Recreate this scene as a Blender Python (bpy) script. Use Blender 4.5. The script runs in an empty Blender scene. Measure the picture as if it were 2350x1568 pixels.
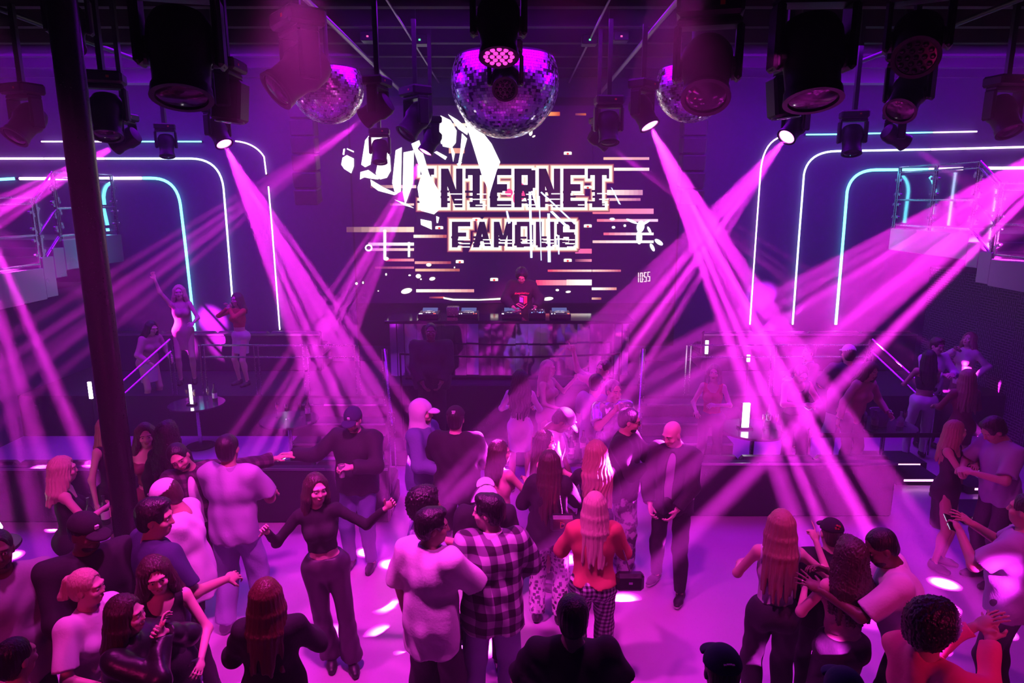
import bpy, math, random
import numpy as np
from mathutils import Vector, Matrix
random.seed(7); rng = np.random.RandomState(5)
S = bpy.context.scene; COL = S.collection

# ------------------------------------------------------------------ camera, haze, exposure
PITCH = math.radians(11.8); FPX = 1567.0; CX, CY = 1175.0, 784.0; CAMH = 3.9
cd = bpy.data.cameras.new('camera'); cam = bpy.data.objects.new('camera', cd); COL.objects.link(cam)
cd.sensor_width = 36.0; cd.lens = 36.0 * FPX / 2350.0; cd.clip_end = 100
cam.location = (0, 0, CAMH); cam.rotation_euler = (math.pi/2 - PITCH, 0, 0); S.camera = cam
vs_ = S.view_settings; vs_.view_transform = 'Standard'; vs_.look = 'None'; vs_.gamma = 1.0; vs_.exposure = 0.0
vs_.use_curve_mapping = False
cy = S.cycles; cy.max_bounces = 5; cy.diffuse_bounces = 1; cy.glossy_bounces = 3; cy.transmission_bounces = 3
cy.transparent_max_bounces = 12; cy.volume_bounces = 0; cy.caustics_reflective = False; cy.caustics_refractive = False
cy.sample_clamp_indirect = 4.0; cy.use_denoising = True; cy.use_adaptive_sampling = True; cy.adaptive_threshold = .02; cy.adaptive_min_samples = 24
world = bpy.data.worlds.new('club_air'); S.world = world; world.use_nodes = True
wn = world.node_tree; wn.nodes['Background'].inputs[0].default_value = (0, 0, 0, 1)
sc_ = wn.nodes.new('ShaderNodeVolumeScatter'); sc_.inputs['Density'].default_value = 0.014
sc_.inputs['Color'].default_value = (1, 1, 1, 1); sc_.inputs['Anisotropy'].default_value = 0.15
wn.links.new(sc_.outputs[0], wn.nodes['World Output'].inputs['Volume'])

def aim(o, to):
    o.rotation_euler = (Vector(to) - Vector(o.location)).to_track_quat('-Z', 'Y').to_euler()
def area(loc, to, size, e, color, sy=None):
    ld = bpy.data.lights.new('added_haze_fill', 'AREA'); ld.energy = e; ld.size = size; ld.color = color
    if sy: ld.shape = 'RECTANGLE'; ld.size_y = sy
    o = bpy.data.objects.new('added_haze_fill', ld); COL.objects.link(o); o.location = loc; aim(o, to); return o
def spot(loc, to, e, color, deg, blend=0.5, soft=0.12):
    ld = bpy.data.lights.new('unseen_spot', 'SPOT'); ld.energy = e; ld.color = color; ld.spot_size = math.radians(deg)
    ld.spot_blend = blend; ld.shadow_soft_size = soft
    o = bpy.data.objects.new('unseen_spot', ld); COL.objects.link(o); o.location = loc; aim(o, to); return o
# added violet ceiling fill for the haze, magenta dance floor wash, pink front wash
area((-5.2, 10.3, 5.95), (-5.2, 11.2, 0), 5.5, 420, (0.30, 0.0, 1.0), 3.0)
area((5.2, 10.3, 5.95), (5.2, 11.2, 0), 5.5, 420, (0.30, 0.0, 1.0), 3.0)
area((0.0, 8.6, 6.0), (0, 9.0, 0), 4.0, 90, (0.34, 0.0, 1.0), 1.6)
for x_, e_ in ((-3.2, 560), (-1.2, 1250), (0.9, 520), (3.2, 300)): spot((x_, 4.0, 5.12), (x_ * .98, 5.5, 0), e_, (1.0, 0.04, 0.78), 74, .9)
spot((0.2, 2.5, 5.0), (0.7, 8.0, 0.4), 420, (1.0, 0.02, 0.55), 26)
spot((-3.0, 0.9, 3.0), (-2.3, 6.0, 0.9), 105, (1.0, 0.015, 0.30), 52)
spot((3.4, 0.9, 3.0), (2.7, 5.6, 0.9), 135, (1.0, 0.012, 0.25), 52)
spot((0.75, 4.9, 5.25), (0.15, 11.35, 2.40), 4500, (1.0, 0.05, 0.50), 9)  # added narrow spot that brightens the disc jockey, without a lamp body
for xb, yb, zb in ((0, 9.4, 5.65), (-2.3, 8.6, 5.2), (2.3, 8.6, 5.2)): spot((xb * .6 + .3, 4.4, 4.75), (xb, yb, zb), 90, (1.0, 0.03, 0.75), 9, .2, .02)  # added unseen pin spots that make the mirror balls glow

def px(x, y, Y):
    """world point seen at picture position (x, y) when it stands at distance Y"""
    u = (x - CX) / FPX; v = (CY - y) / FPX
    dy = math.cos(PITCH) + v * math.sin(PITCH); dz = -math.sin(PITCH) + v * math.cos(PITCH)
    t = Y / dy
    return Vector((u * t, Y, CAMH + t * dz))
def pz(x, y, z):
    """world point seen at (x, y) when it lies at height z"""
    u = (x - CX) / FPX; v = (CY - y) / FPX
    dy = math.cos(PITCH) + v * math.sin(PITCH); dz = -math.sin(PITCH) + v * math.cos(PITCH)
    t = (z - CAMH) / dz
    return Vector((u * t, dy * t, z))

# ------------------------------------------------------------------ materials
MATS = {}
def mat(name, color=(.5, .5, .5), rough=.6, metal=0.0, emit=None, es=1.0, bump=0.0, bscale=60, spec=.5, sheen=0):
    if name in MATS: return MATS[name]
    m = bpy.data.materials.new(name); m.use_nodes = True; MATS[name] = m
    nt = m.node_tree; b = nt.nodes['Principled BSDF']
    b.inputs['Base Color'].default_value = (*color, 1); b.inputs['Roughness'].default_value = rough
    b.inputs['Metallic'].default_value = metal; b.inputs['Specular IOR Level'].default_value = spec
    if emit:
        b.inputs['Emission Color'].default_value = (*emit, 1); b.inputs['Emission Strength'].default_value = es
    tc = nt.nodes.new('ShaderNodeTexCoord'); n = nt.nodes.new('ShaderNodeTexNoise')
    n.inputs['Scale'].default_value = bscale; n.inputs['Detail'].default_value = 2
    nt.links.new(tc.outputs['Object'], n.inputs['Vector'])
    mr = nt.nodes.new('ShaderNodeMapRange'); mr.inputs[3].default_value = max(0.02, rough - .08); mr.inputs[4].default_value = min(1, rough + .08)
    nt.links.new(n.outputs['Fac'], mr.inputs[0]); nt.links.new(mr.outputs[0], b.inputs['Roughness'])
    if bump:
        bp = nt.nodes.new('ShaderNodeBump'); bp.inputs['Strength'].default_value = bump; bp.inputs['Distance'].default_value = .01
        nt.links.new(n.outputs['Fac'], bp.inputs['Height']); nt.links.new(bp.outputs[0], b.inputs['Normal'])
    return m
def emis(name, color, s=1.0):
    if name in MATS: return MATS[name]
    m = bpy.data.materials.new(name); m.use_nodes = True; nt = m.node_tree; MATS[name] = m
    nt.nodes.remove(nt.nodes['Principled BSDF']); e = nt.nodes.new('ShaderNodeEmission')
    e.inputs[0].default_value = (*color, 1); e.inputs[1].default_value = s
    nt.links.new(e.outputs[0], nt.nodes['Material Output'].inputs[0]); return m
def nodemix(m, fac, c1, c2):
    nt = m.node_tree; mx = nt.nodes.new('ShaderNodeMix'); mx.data_type = 'RGBA'
    mx.inputs[6].default_value = (*c1, 1); mx.inputs[7].default_value = (*c2, 1)
    nt.links.new(fac, mx.inputs[0]); nt.links.new(mx.outputs[2], nt.nodes['Principled BSDF'].inputs['Base Color']); return mx
def mth(nt, op, a, b=None):
    n = nt.nodes.new('ShaderNodeMath'); n.operation = op
    for i, v in enumerate((a, b)):
        if v is None: continue
        if isinstance(v, (int, float)): n.inputs[i].default_value = v
        else: nt.links.new(v, n.inputs[i])
    return n.outputs[0]
def coords(m):
    nt = m.node_tree; tc = nt.nodes.new('ShaderNodeTexCoord'); sx = nt.nodes.new('ShaderNodeSeparateXYZ')
    nt.links.new(tc.outputs['Object'], sx.inputs[0]); return nt, sx.outputs
def plaid(name, c1, c2, c3, s, thin=False):
    m = mat(name, c1, .8); nt, o = coords(m)
    h = mth(nt, 'ADD', o[0], mth(nt, 'MULTIPLY', o[1], .6))
    a = mth(nt, 'GREATER_THAN', mth(nt, 'FRACT', mth(nt, 'MULTIPLY', h, s)), .5)
    b = mth(nt, 'GREATER_THAN', mth(nt, 'FRACT', mth(nt, 'MULTIPLY', o[2], s)), .5)
    f = mth(nt, 'MULTIPLY', mth(nt, 'ADD', a, b), .5)
    cr = nt.nodes.new('ShaderNodeValToRGB'); cr.color_ramp.interpolation = 'CONSTANT'
    e = cr.color_ramp.elements; e[0].position = 0; e[0].color = (*c1, 1); e[1].position = .8; e[1].color = (*c3, 1)
    k = e.new(.3); k.color = (*c2, 1)
    nt.links.new(f, cr.inputs[0]); nt.links.new(cr.outputs[0], nt.nodes['Principled BSDF'].inputs['Base Color']); return m
def blotch(name, c1, c2, s, thr=.5, kind='noise', rough=.8):
    m = mat(name, c1, rough); nt = m.node_tree; tc = nt.nodes.new('ShaderNodeTexCoord')
    if kind == 'noise':
        n = nt.nodes.new('ShaderNodeTexNoise'); n.inputs['Scale'].default_value = s; n.inputs['Detail'].default_value = 3; out = n.outputs['Fac']
    else:
        n = nt.nodes.new('ShaderNodeTexVoronoi'); n.inputs['Scale'].default_value = s; n.distance = 'CHEBYCHEV'; out = n.outputs['Distance']
    nt.links.new(tc.outputs['Object'], n.inputs['Vector'])
    mr = nt.nodes.new('ShaderNodeMapRange'); mr.inputs[1].default_value = thr - .05; mr.inputs[2].default_value = thr + .05
    nt.links.new(out, mr.inputs[0]); nodemix(m, mr.outputs[0], c1, c2); return m

BLK = mat('black_metal', (.012, .012, .014), .42, .3)
DRK = mat('dark_paint', (.03, .025, .04), .6)
STEEL = mat('brushed_steel', (.65, .65, .68), .25, 1.0)
CHROME = mat('polished_chrome', (.85, .85, .88), .06, 1.0)
FASC = mat('grey_fascia_metal', (.42, .42, .46), .30, .9, bscale=1.5)
WALLM = mat('dark_violet_wall', (.05, .035, .10), .75, bump=.2)
CEILM = mat('black_ceiling', (.030, .020, .030), .8, bump=.3)
STAGEM = mat('black_stage_carpet', (.022, .018, .03), .85, bump=.3)
LEATH = mat('black_leather', (.02, .018, .022), .35, bump=.25, bscale=25)
def glassm():
    m = bpy.data.materials.new('clear_glass'); m.use_nodes = True; nt = m.node_tree; nt.nodes.remove(nt.nodes['Principled BSDF'])
    t = nt.nodes.new('ShaderNodeBsdfTransparent'); t.inputs[0].default_value = (.93, .95, .95, 1)
    g = nt.nodes.new('ShaderNodeBsdfGlossy'); g.inputs['Roughness'].default_value = .04; g.inputs[0].default_value = (1, 1, 1, 1)
    f = nt.nodes.new('ShaderNodeLayerWeight'); f.inputs[0].default_value = .35
    mx = nt.nodes.new('ShaderNodeMixShader'); mf = mth(nt, 'MULTIPLY', f.outputs['Fresnel'], .55)
    nt.links.new(mf, mx.inputs[0]); nt.links.new(t.outputs[0], mx.inputs[1]); nt.links.new(g.outputs[0], mx.inputs[2])
    nt.links.new(mx.outputs[0], nt.nodes['Material Output'].inputs[0]); return m
GLASS = glassm()
def liquidm(name, c):
    m = bpy.data.materials.new(name); m.use_nodes = True; nt = m.node_tree; b = nt.nodes['Principled BSDF']
    b.inputs['Base Color'].default_value = (*c, 1); b.inputs['Transmission Weight'].default_value = .6; b.inputs['Roughness'].default_value = .08; return m
CUPM = liquidm('cloudy_cup_plastic', (.8, .75, .8)); BOTM = liquidm('dark_bottle_glass', (.12, .25, .15)); DRINKM = liquidm('amber_drink', (.9, .5, .3))
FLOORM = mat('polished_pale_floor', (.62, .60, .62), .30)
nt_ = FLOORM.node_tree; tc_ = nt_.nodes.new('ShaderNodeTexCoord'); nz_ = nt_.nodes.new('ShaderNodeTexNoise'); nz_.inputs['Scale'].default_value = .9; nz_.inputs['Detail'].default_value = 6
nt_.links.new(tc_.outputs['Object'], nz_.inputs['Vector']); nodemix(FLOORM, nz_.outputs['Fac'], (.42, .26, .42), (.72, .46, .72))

# ------------------------------------------------------------------ mesh builder
def tag(o, label=None, cat=None, group=None, kind=None):
    if label: o['label'] = label
    if cat: o['category'] = cat
    if group: o['group'] = group
    if kind: o['kind'] = kind
    return o
ORG = {}
def empty(name, loc, label=None, cat=None, group=None, rz=0.0):
    o = bpy.data.objects.new(name, None); o.empty_display_size = .1; COL.objects.link(o); o.location = loc; o.rotation_euler = (0, 0, rz)
    ORG[o] = Vector(loc); tag(o, label, cat, group); return o
def frame(d, up=(0, 0, 1)):
    d = Vector(d).normalized(); u = Vector(up)
    if abs(d.dot(u)) > .98: u = Vector((0, 1, 0))
    x = u.cross(d).normalized(); y = d.cross(x); return Matrix((x, y, d)).transposed()
class MB:
    def __init__(s): s.v = []; s.f = []; s.m = []
    def add(s, vs, fs, mi=0):
        b = len(s.v); s.v += [Vector(q) for q in vs]; s.f += [[i + b for i in q] for q in fs]; s.m += [mi] * len(fs); return s
    def box(s, c, size, R=None, mi=0, bev=0.0):
        hx, hy, hz = [q / 2 for q in size]; c = Vector(c); b = min(bev, hx * .9, hy * .9, hz * .9)
        if b <= 0:
            vs = [Vector((x * hx, y * hy, z * hz)) for x in (-1, 1) for y in (-1, 1) for z in (-1, 1)]
            fs = [[0, 1, 3, 2], [4, 6, 7, 5], [0, 4, 5, 1], [2, 3, 7, 6], [0, 2, 6, 4], [1, 5, 7, 3]]
        else:
            vs = []; idx = {}
            for x in (-1, 1):
                for y in (-1, 1):
                    for z in (-1, 1):
                        for a in range(3):
                            p = [x * (hx - b), y * (hy - b), z * (hz - b)]; p[a] = (x, y, z)[a] * (hx, hy, hz)[a]
                            idx[(x, y, z, a)] = len(vs); vs.append(Vector(p))
            fs = []
            for a in range(3):
                o = [i for i in range(3) if i != a]
                for sg in (-1, 1):
                    q = []
                    for (u, w) in ((-1, -1), (1, -1), (1, 1), (-1, 1)):
                        k = [0, 0, 0]; k[a] = sg; k[o[0]] = u; k[o[1]] = w; q.append(idx[(*k, a)])
                    fs.append(q)
            for a in range(3):
                o = [i for i in range(3) if i != a]
                for u in (-1, 1):
                    for w in (-1, 1):
                        k1 = [0, 0, 0]; k1[o[0]] = u; k1[o[1]] = w; k1[a] = -1; k2 = list(k1); k2[a] = 1
                        fs.append([idx[(*k1, o[0])], idx[(*k2, o[0])], idx[(*k2, o[1])], idx[(*k1, o[1])]])
            for x in (-1, 1):
                for y in (-1, 1):
                    for z in (-1, 1): fs.append([idx[(x, y, z, a)] for a in range(3)])
        if R is not None: vs = [R @ q for q in vs]
        return s.add([q + c for q in vs], fs, mi)
    def cyl(s, a, b, r1, r2=None, n=16, mi=0, cap=True):
        a = Vector(a); b = Vector(b); r2 = r1 if r2 is None else r2; F = frame(b - a); vs = []
        for p, r in ((a, r1), (b, r2)):
            for i in range(n):
                t = 2 * math.pi * i / n; vs.append(p + F @ Vector((r * math.cos(t), r * math.sin(t), 0)))
        fs = [[i, (i + 1) % n, n + (i + 1) % n, n + i] for i in range(n)]
        if cap: fs += [list(range(n))[::-1], list(range(n, 2 * n))]
        return s.add(vs, fs, mi)
    def lathe(s, c, prof, n=20, F=None, mi=0):
        c = Vector(c); vs = []
        for r, z in prof:
            for i in range(n):
                t = 2 * math.pi * i / n; q = Vector((max(r, 1e-4) * math.cos(t), max(r, 1e-4) * math.sin(t), z)); vs.append(c + (F @ q if F else q))
        fs = []
        for j in range(len(prof) - 1):
            for i in range(n): fs.append([j * n + i, j * n + (i + 1) % n, (j + 1) * n + (i + 1) % n, (j + 1) * n + i])
        fs += [list(range(n))[::-1], [(len(prof) - 1) * n + i for i in range(n)]]
        return s.add(vs, fs, mi)
    def tube(s, pts, r, n=8, mi=0):
        pts = [Vector(p) for p in pts]; vs = []; N = None
        for i, p in enumerate(pts):
            d = (pts[min(i + 1, len(pts) - 1)] - pts[max(i - 1, 0)]).normalized()
            if N is None: N = frame(d).col[0].copy()
            N = (N - d * N.dot(d)).normalized(); B = d.cross(N)
            for k in range(n):
                t = 2 * math.pi * k / n; vs.append(p + N * (r * math.cos(t)) + B * (r * math.sin(t)))
        fs = []
        for i in range(len(pts) - 1):
            for k in range(n): fs.append([i * n + k, i * n + (k + 1) % n, (i + 1) * n + (k + 1) % n, (i + 1) * n + k])
        fs += [list(range(n))[::-1], [(len(pts) - 1) * n + k for k in range(n)]]
        return s.add(vs, fs, mi)
    def build(s, name, mats, parent=None, smooth=False, origin=None, **kw):
        if not isinstance(mats, (list, tuple)): mats = [mats]
        if parent is not None: o0 = ORG[parent]
        else: o0 = Vector(origin) if origin is not None else Vector((sum(q.x for q in s.v) / len(s.v), sum(q.y for q in s.v) / len(s.v), min(q.z for q in s.v)))
        me = bpy.data.meshes.new(name); me.from_pydata([tuple(q - o0) for q in s.v], [], s.f)
        for m in mats: me.materials.append(m)
        me.polygons.foreach_set('material_index', s.m); me.validate()
        bm_fix(me)
        if smooth: me.polygons.foreach_set('use_smooth', [True] * len(me.polygons)); 
        if smooth:
            try: me.set_sharp_from_angle(angle=math.radians(38))
            except Exception: pass
        o = bpy.data.objects.new(name, me); COL.objects.link(o)
        if parent is not None: o.parent = parent; ORG[o] = o0
        else: o.location = o0; ORG[o] = o0
        tag(o, **kw); return o
import bmesh
def bm_fix(me):
    b = bmesh.new(); b.from_mesh(me); bmesh.ops.recalc_face_normals(b, faces=b.faces); b.to_mesh(me); b.free()
def bx(name, x0, x1, y0, y1, z0, z1, m, parent=None, bev=0.0, **kw):
    return MB().box(((x0 + x1) / 2, (y0 + y1) / 2, (z0 + z1) / 2), (x1 - x0, y1 - y0, z1 - z0), bev=bev).build(name, m, parent, **kw)
# ------------------------------------------------------------------ the room
YB = 13.4; XW = 10.5; XL = 8.2; ZC = 6.3
def struct(name, *a, m=None): return bx(name, *a, m, kind='structure')
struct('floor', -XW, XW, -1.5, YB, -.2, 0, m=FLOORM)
struct('ceiling', -XW, XW, -1.5, YB, ZC, ZC + .2, m=CEILM)
struct('wall_back', -XW, XW, YB, YB + .2, 0, ZC, m=WALLM)
struct('wall_front', -XW, XW, -1.7, -1.5, 0, ZC, m=WALLM)
struct('wall_left', -XW - .2, -XW, -1.5, YB, 0, ZC, m=WALLM)
WP = mat('maze_patterned_wall', (.05, .03, .07), .5)
nt, o = coords(WP)   # raised maze lines of the right wall covering
bk = nt.nodes.new('ShaderNodeTexBrick'); bk.inputs['Scale'].default_value = 5.5; bk.inputs['Mortar Size'].default_value = .03
bk.inputs['Brick Width'].default_value = .7; bk.inputs['Row Height'].default_value = .25
cb = nt.nodes.new('ShaderNodeCombineXYZ')
chk = mth(nt, 'MODULO', mth(nt, 'ADD', mth(nt, 'FLOOR', mth(nt, 'MULTIPLY', o[1], 2.2)), mth(nt, 'FLOOR', mth(nt, 'MULTIPLY', o[2], 2.2))), 2.0)
def lerp(a, b): return mth(nt, 'ADD', mth(nt, 'MULTIPLY', a, mth(nt, 'SUBTRACT', 1.0, chk)), mth(nt, 'MULTIPLY', b, chk))
nt.links.new(lerp(o[1], o[2]), cb.inputs[0]); nt.links.new(lerp(o[2], o[1]), cb.inputs[1]); nt.links.new(cb.outputs[0], bk.inputs['Vector'])
nodemix(WP, bk.outputs['Fac'], (.03, .02, .05), (.30, .2, .34))
struct('wall_right', XL, XW + .2, -1.5, YB - .01, 0.001, 2.6, m=WP)
struct('wall_right_upper', XW, XW + .2, -1.5, YB, 2.6, ZC, m=WALLM)
struct('wall_left_lower', -XW, -XL, -1.5, YB - .01, 0.001, 2.3, m=WALLM)
for i in range(9):      # ceiling joists running across the room
    yy = 5.6 + i * .92
    bx('trim_%d' % (i + 1), -XW, XW, yy, yy + .12, ZC - .26, ZC, mat('joist_paint', (.022, .010, .017), .7, spec=.2), kind='structure')
# upper side decks behind the tables, low riser, stage
bx('trim_20', -XL, -1.95, 10.9, YB, 0, .7, STAGEM, kind='structure')
bx('trim_21', 1.95, XL, 10.9, YB, 0, .7, STAGEM, kind='structure')
stage = empty('stage', (0, 11.8, 0), 'black stage under the disc jockey booth with low front step', 'stage')
bx('platform', -1.95, 1.95, 10.15, YB - .02, .01, 1.1, STAGEM, stage, bev=.02)
bx('step', -1.9, 1.9, 9.55, 10.15, .01, .25, STAGEM, stage, bev=.02)
for sx in (-1, 1):
    st = empty('staircase', (sx * 2.6, 10.3, 0), 'dark carpeted steps %s the stage' % ('left of' if sx < 0 else 'right of'), 'stairs', 'steps beside the stage')
    for k in range(3):
        bx('step', min(sx * 2.0, sx * 3.4), max(sx * 2.0, sx * 3.4), 9.95 + .31 * k, 10.89, .01 + .22 * k, .22 + .22 * k, STAGEM, st)
        bx('nosing', min(sx * 2.0, sx * 3.4), max(sx * 2.0, sx * 3.4), 9.93 + .31 * k, 9.95 + .31 * k, .195 + .22 * k, .22 + .22 * k, FASC, st)

# ------------------------------------------------------------------ banquettes facing away from the dance floor
def banquette(x0, x1, y0, label):
    b = empty('banquette', ((x0 + x1) / 2, y0 + .4, 0), label, 'sofa', 'banquettes at the edge of the dance floor')
    bx('back_panel', x0, x1, y0, y0 + .12, 0.005, .72, STAGEM, b, bev=.02)
    bx('base', x0, x1, y0 + .12, y0 + .8, 0.005, .25, STAGEM, b, bev=.02)
    n = max(1, round((x1 - x0) / .9))
    for i in range(n):
        w = (x1 - x0) / n; bx('seat_cushion', x0 + i * w + .01, x0 + (i + 1) * w - .01, y0 + .26, y0 + .8, .25, .42, LEATH, b, bev=.04)
        bx('back_cushion', x0 + i * w + .01, x0 + (i + 1) * w - .01, y0 + .12, y0 + .26, .27, .74, LEATH, b, bev=.04)
    bx('edge_trim', x0, x1, y0 - .012, y0, .69, .72, FASC, b)
banquette(1.9, 4.75, 7.92, 'long black banquette behind the bald man in the black jacket')
banquette(-7.9, -1.5, 7.75, 'long black banquette behind the reaching man and his friends')
banquette(-7.6, -3.6, YB - .85 , 'black banquette on the raised deck under the left neon arches')
banquette(3.6, 7.6, YB - .85, 'black banquette on the raised deck under the right neon arches')
for o in list(COL.objects):
    if o.name.startswith('banquette') and o.location.y > 12: o.location.z = .7
# lit steps on the right
for i, (x0, x1, y) in enumerate(((2010, 2112, 1066), (2075, 2142, 1102), (2236, 2268, 1068), (2238, 2262, 1122), (2232, 2330, 1190))):
    a = pz(x0, y, .08); b_ = pz(x1, y, .08)
    e = empty('lit_step', ((a.x + b_.x) / 2, a.y, 0), ['lit step behind the woman in white trousers', 'lit step in front of the round drinks table', 'lit step by the long-haired woman in beige',
        'lit step below the seated woman in dark dress', 'lit step beside the man holding a phone'][i], 'step', 'lit steps on the right side')
    bx('tread', a.x - .1, b_.x + .1, a.y + .006, a.y + .5, .005, .1, STAGEM, e)
    bx('light_strip', a.x, b_.x, a.y, a.y + .006, .06, .085, emis('pink_strip_light', (1, .35, .8), 6), e, label='glowing pink strip light')

# ------------------------------------------------------------------ column
cp = MB(); cp.cyl((-3.42, 5.6, 0.006), (-3.42, 5.6, ZC), .108, n=40)
tag(cp.build('round_column', mat('black_gloss_column', (.012, .008, .012), .3), smooth=True), 'tall round black column rising through the crowd on the left', 'column')

# ------------------------------------------------------------------ neon arches on the back wall
NE_C = emis('cyan_neon_tube', (.15, .75, 1.0), 4.5); NE_W = emis('lilac_neon_tube', (.85, .55, 1.0), 6.0); NE_M = emis('pale_neon_tube', (.5, .62, 1.0), 5.0)
def arc(p, c, q, n=10):
    return [((1 - t) ** 2 * p[0] + 2 * (1 - t) * t * c[0] + t * t * q[0], (1 - t) ** 2 * p[1] + 2 * (1 - t) * t * c[1] + t * t * q[1]) for t in [i / n for i in range(n + 1)]]
def neon(runs, r, label, Y=YB - .05):
    pts0 = px(*runs[0][0][0], Y); e = empty('neon_arch', (pts0.x, Y, pts0.z), label, 'neon light', 'neon arches on the back wall')
    for path, m in runs:
        pp = [px(x, y, Y) for x, y in path]
        MB().tube(pp, r, 8).build('neon_tube', m, e, smooth=True)
        # wall clips behind the tube
        c = MB()
        for q in (pp[0], pp[-1]): c.box((q.x, Y + .03, q.z), (.03, .04, .03))
        c.build('clip', BLK, e)
neon([([(95, 325), (235, 325)], NE_W), ([(237, 325), (300, 325)], NE_W), ([(302, 325), (462, 325)], NE_C), (arc((540, 324), (586, 328), (606, 360)) + [(611, 400)], NE_W), ([(616, 428), (624, 520), (642, 757)], NE_W)], .013, 'outermost thin neon arch left of the led wall')
neon([([(-20, 364), (100, 364)], NE_W), ([(102, 364), (240, 364)], NE_W), ([(242, 364), (440, 364)] + arc((440, 364), (505, 366), (513, 432)) + [(522, 540), (537, 735)], NE_M)], .018, 'middle neon arch left of the led wall')
neon([([(-20, 413), (33, 410)], NE_C), ([(45, 410), (115, 410)], NE_W), ([(120, 410), (325, 409)], NE_W), ([(327, 409), (345, 409)] + arc((345, 409), (405, 408), (414, 470)) + [(425, 560), (447, 760)], NE_C)], .026, 'innermost thick neon arch left of the led wall')
neon([([(1721, 745), (1735, 540), (1745, 400)] + arc((1745, 400), (1750, 318), (1805, 311)), NE_W), ([(1850, 309), (1960, 308)], NE_C), ([(1962, 307), (2140, 304)], NE_C), ([(2142, 304), (2242, 302)], NE_W)], .013, 'outermost thin neon arch right of the led wall')
neon([([(1819, 745), (1834, 540), (1845, 400)] + arc((1845, 400), (1855, 348), (1920, 347)) + [(2135, 343)], NE_M), ([(2137, 343), (2215, 341)], NE_W), ([(2217, 341), (2370, 337)], NE_W)], .018, 'middle neon arch right of the led wall')
neon([([(1918, 745), (1934, 560), (1944, 440)] + arc((1944, 440), (1954, 391), (2010, 390)) + [(2130, 389)], NE_C), ([(2132, 389), (2210, 387)], NE_W), ([(2268, 386), (2298, 386)], NE_W), ([(2300, 386), (2370, 385)], NE_W)], .026, 'innermost thick neon arch right of the led wall')
neon([(arc((257, 420), (240, 422), (238, 452), 6) + [(240, 470)], NE_C), ([(238, 478), (247, 517)], NE_C), ([(247, 524), (248, 531)], NE_C)], .03, 'short cyan neon return behind the left balcony glass')
neon([(arc((2134, 406), (2146, 416), (2145, 448), 6), NE_C), ([(2141, 460), (2138, 492)], NE_C), ([(2136, 502), (2135, 510)], NE_C)], .03, 'short cyan neon return behind the right balcony glass')

# ------------------------------------------------------------------ balconies
def balcony(sx, X, zf, zn, fh, y0, y1, ys, label):
    xo = sx * XW * .999; b = empty('balcony', (sx * (abs(X) + XW) / 2, 9, zf - fh), label, 'balcony')
    a0, a1 = sorted((X, xo)); tf = mat('balcony_deck_carpet', (.08, .06, .08), .8)
    bx('deck', a0, a1, ys, y1, zf - fh, zf, FASC, b, bev=.01)
    bx('deck', a0, a1, y0, ys - .55, zn - fh, zn, FASC, b, bev=.01)
    bx('stair_tread', a0, a1, ys - .28, ys, zf - fh - .1, zf - .12, FASC, b, bev=.01)
    bx('stair_tread', a0, a1, ys - .56, ys - .28, zn - fh + .02, zf - .24, FASC, b, bev=.01)
    # rail with posts, two bars, glass and clamps
    def run(p, q, nposts):
        p, q = Vector(p), Vector(q); d = (q - p); up = Vector((0, 0, 1))
        m = MB()
        for hgt in (1.07, .98, .5, .06): m.cyl(p + up * hgt, q + up * hgt, .017, n=8)
        m.build('handrail', STEEL, b, smooth=True)
        for i in range(nposts):
            c = p + d * (i / (nposts - 1))
            m = MB(); dn = d.normalized()
            for o_ in (-.03, .03): m.box(c + dn * o_ + up * .53, (.022, .03, 1.07))
            pst = m.build('post', STEEL, b)
            for hh in (.2, .42, .6, .85):
                for sd_ in (-.05, .05): MB().box(c + dn * sd_ * .8 + up * hh, (.016, abs(sd_) * 1.1, .02)).cyl(c + dn * sd_ * 1.7 + up * hh - Vector((.012, 0, 0)), c + dn * sd_ * 1.7 + up * hh + Vector((.012, 0, 0)), .026, n=10).build('glass_clamp', STEEL, pst, smooth=True)
        for i in range(nposts - 1):
            c0 = p + d * (i / (nposts - 1)); c1 = p + d * ((i + 1) / (nposts - 1)); n_ = (c1 - c0).normalized() * .06
            c0 = c0 + n_; c1 = c1 - n_; w = Vector((.005, 0, 0)); lo = up * .1; hi = up * .93
            MB().add([c0 + lo - w, c1 + lo - w, c1 + hi - w, c0 + hi - w, c0 + lo + w, c1 + lo + w, c1 + hi + w, c0 + hi + w],
                     [[0, 1, 2, 3], [4, 5, 6, 7], [0, 1, 5, 4], [2, 3, 7, 6], [0, 3, 7, 4], [1, 2, 6, 5]]).build('glass_panel', GLASS, b)
    xr = X - sx * .0 + sx * .03
    run((xr, ys, zf), (xr, y1 - .05, zf), 3)
    run((xr, ys - .5, zn), (xr, ys, zf), 2)
    run((xr, y0, zn), (xr, ys - .55, zn), 4)
balcony(1, 6.95, 3.38, 3.05, .40, 5.5, 12.7, 10.5, 'right balcony with grey metal edge, steps and glass railing')
balcony(-1, -7.3, 3.25, 2.85, .50, 5.5, 12.9, 11.2, 'left balcony with grey metal edge, steps and glass railing')

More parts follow.
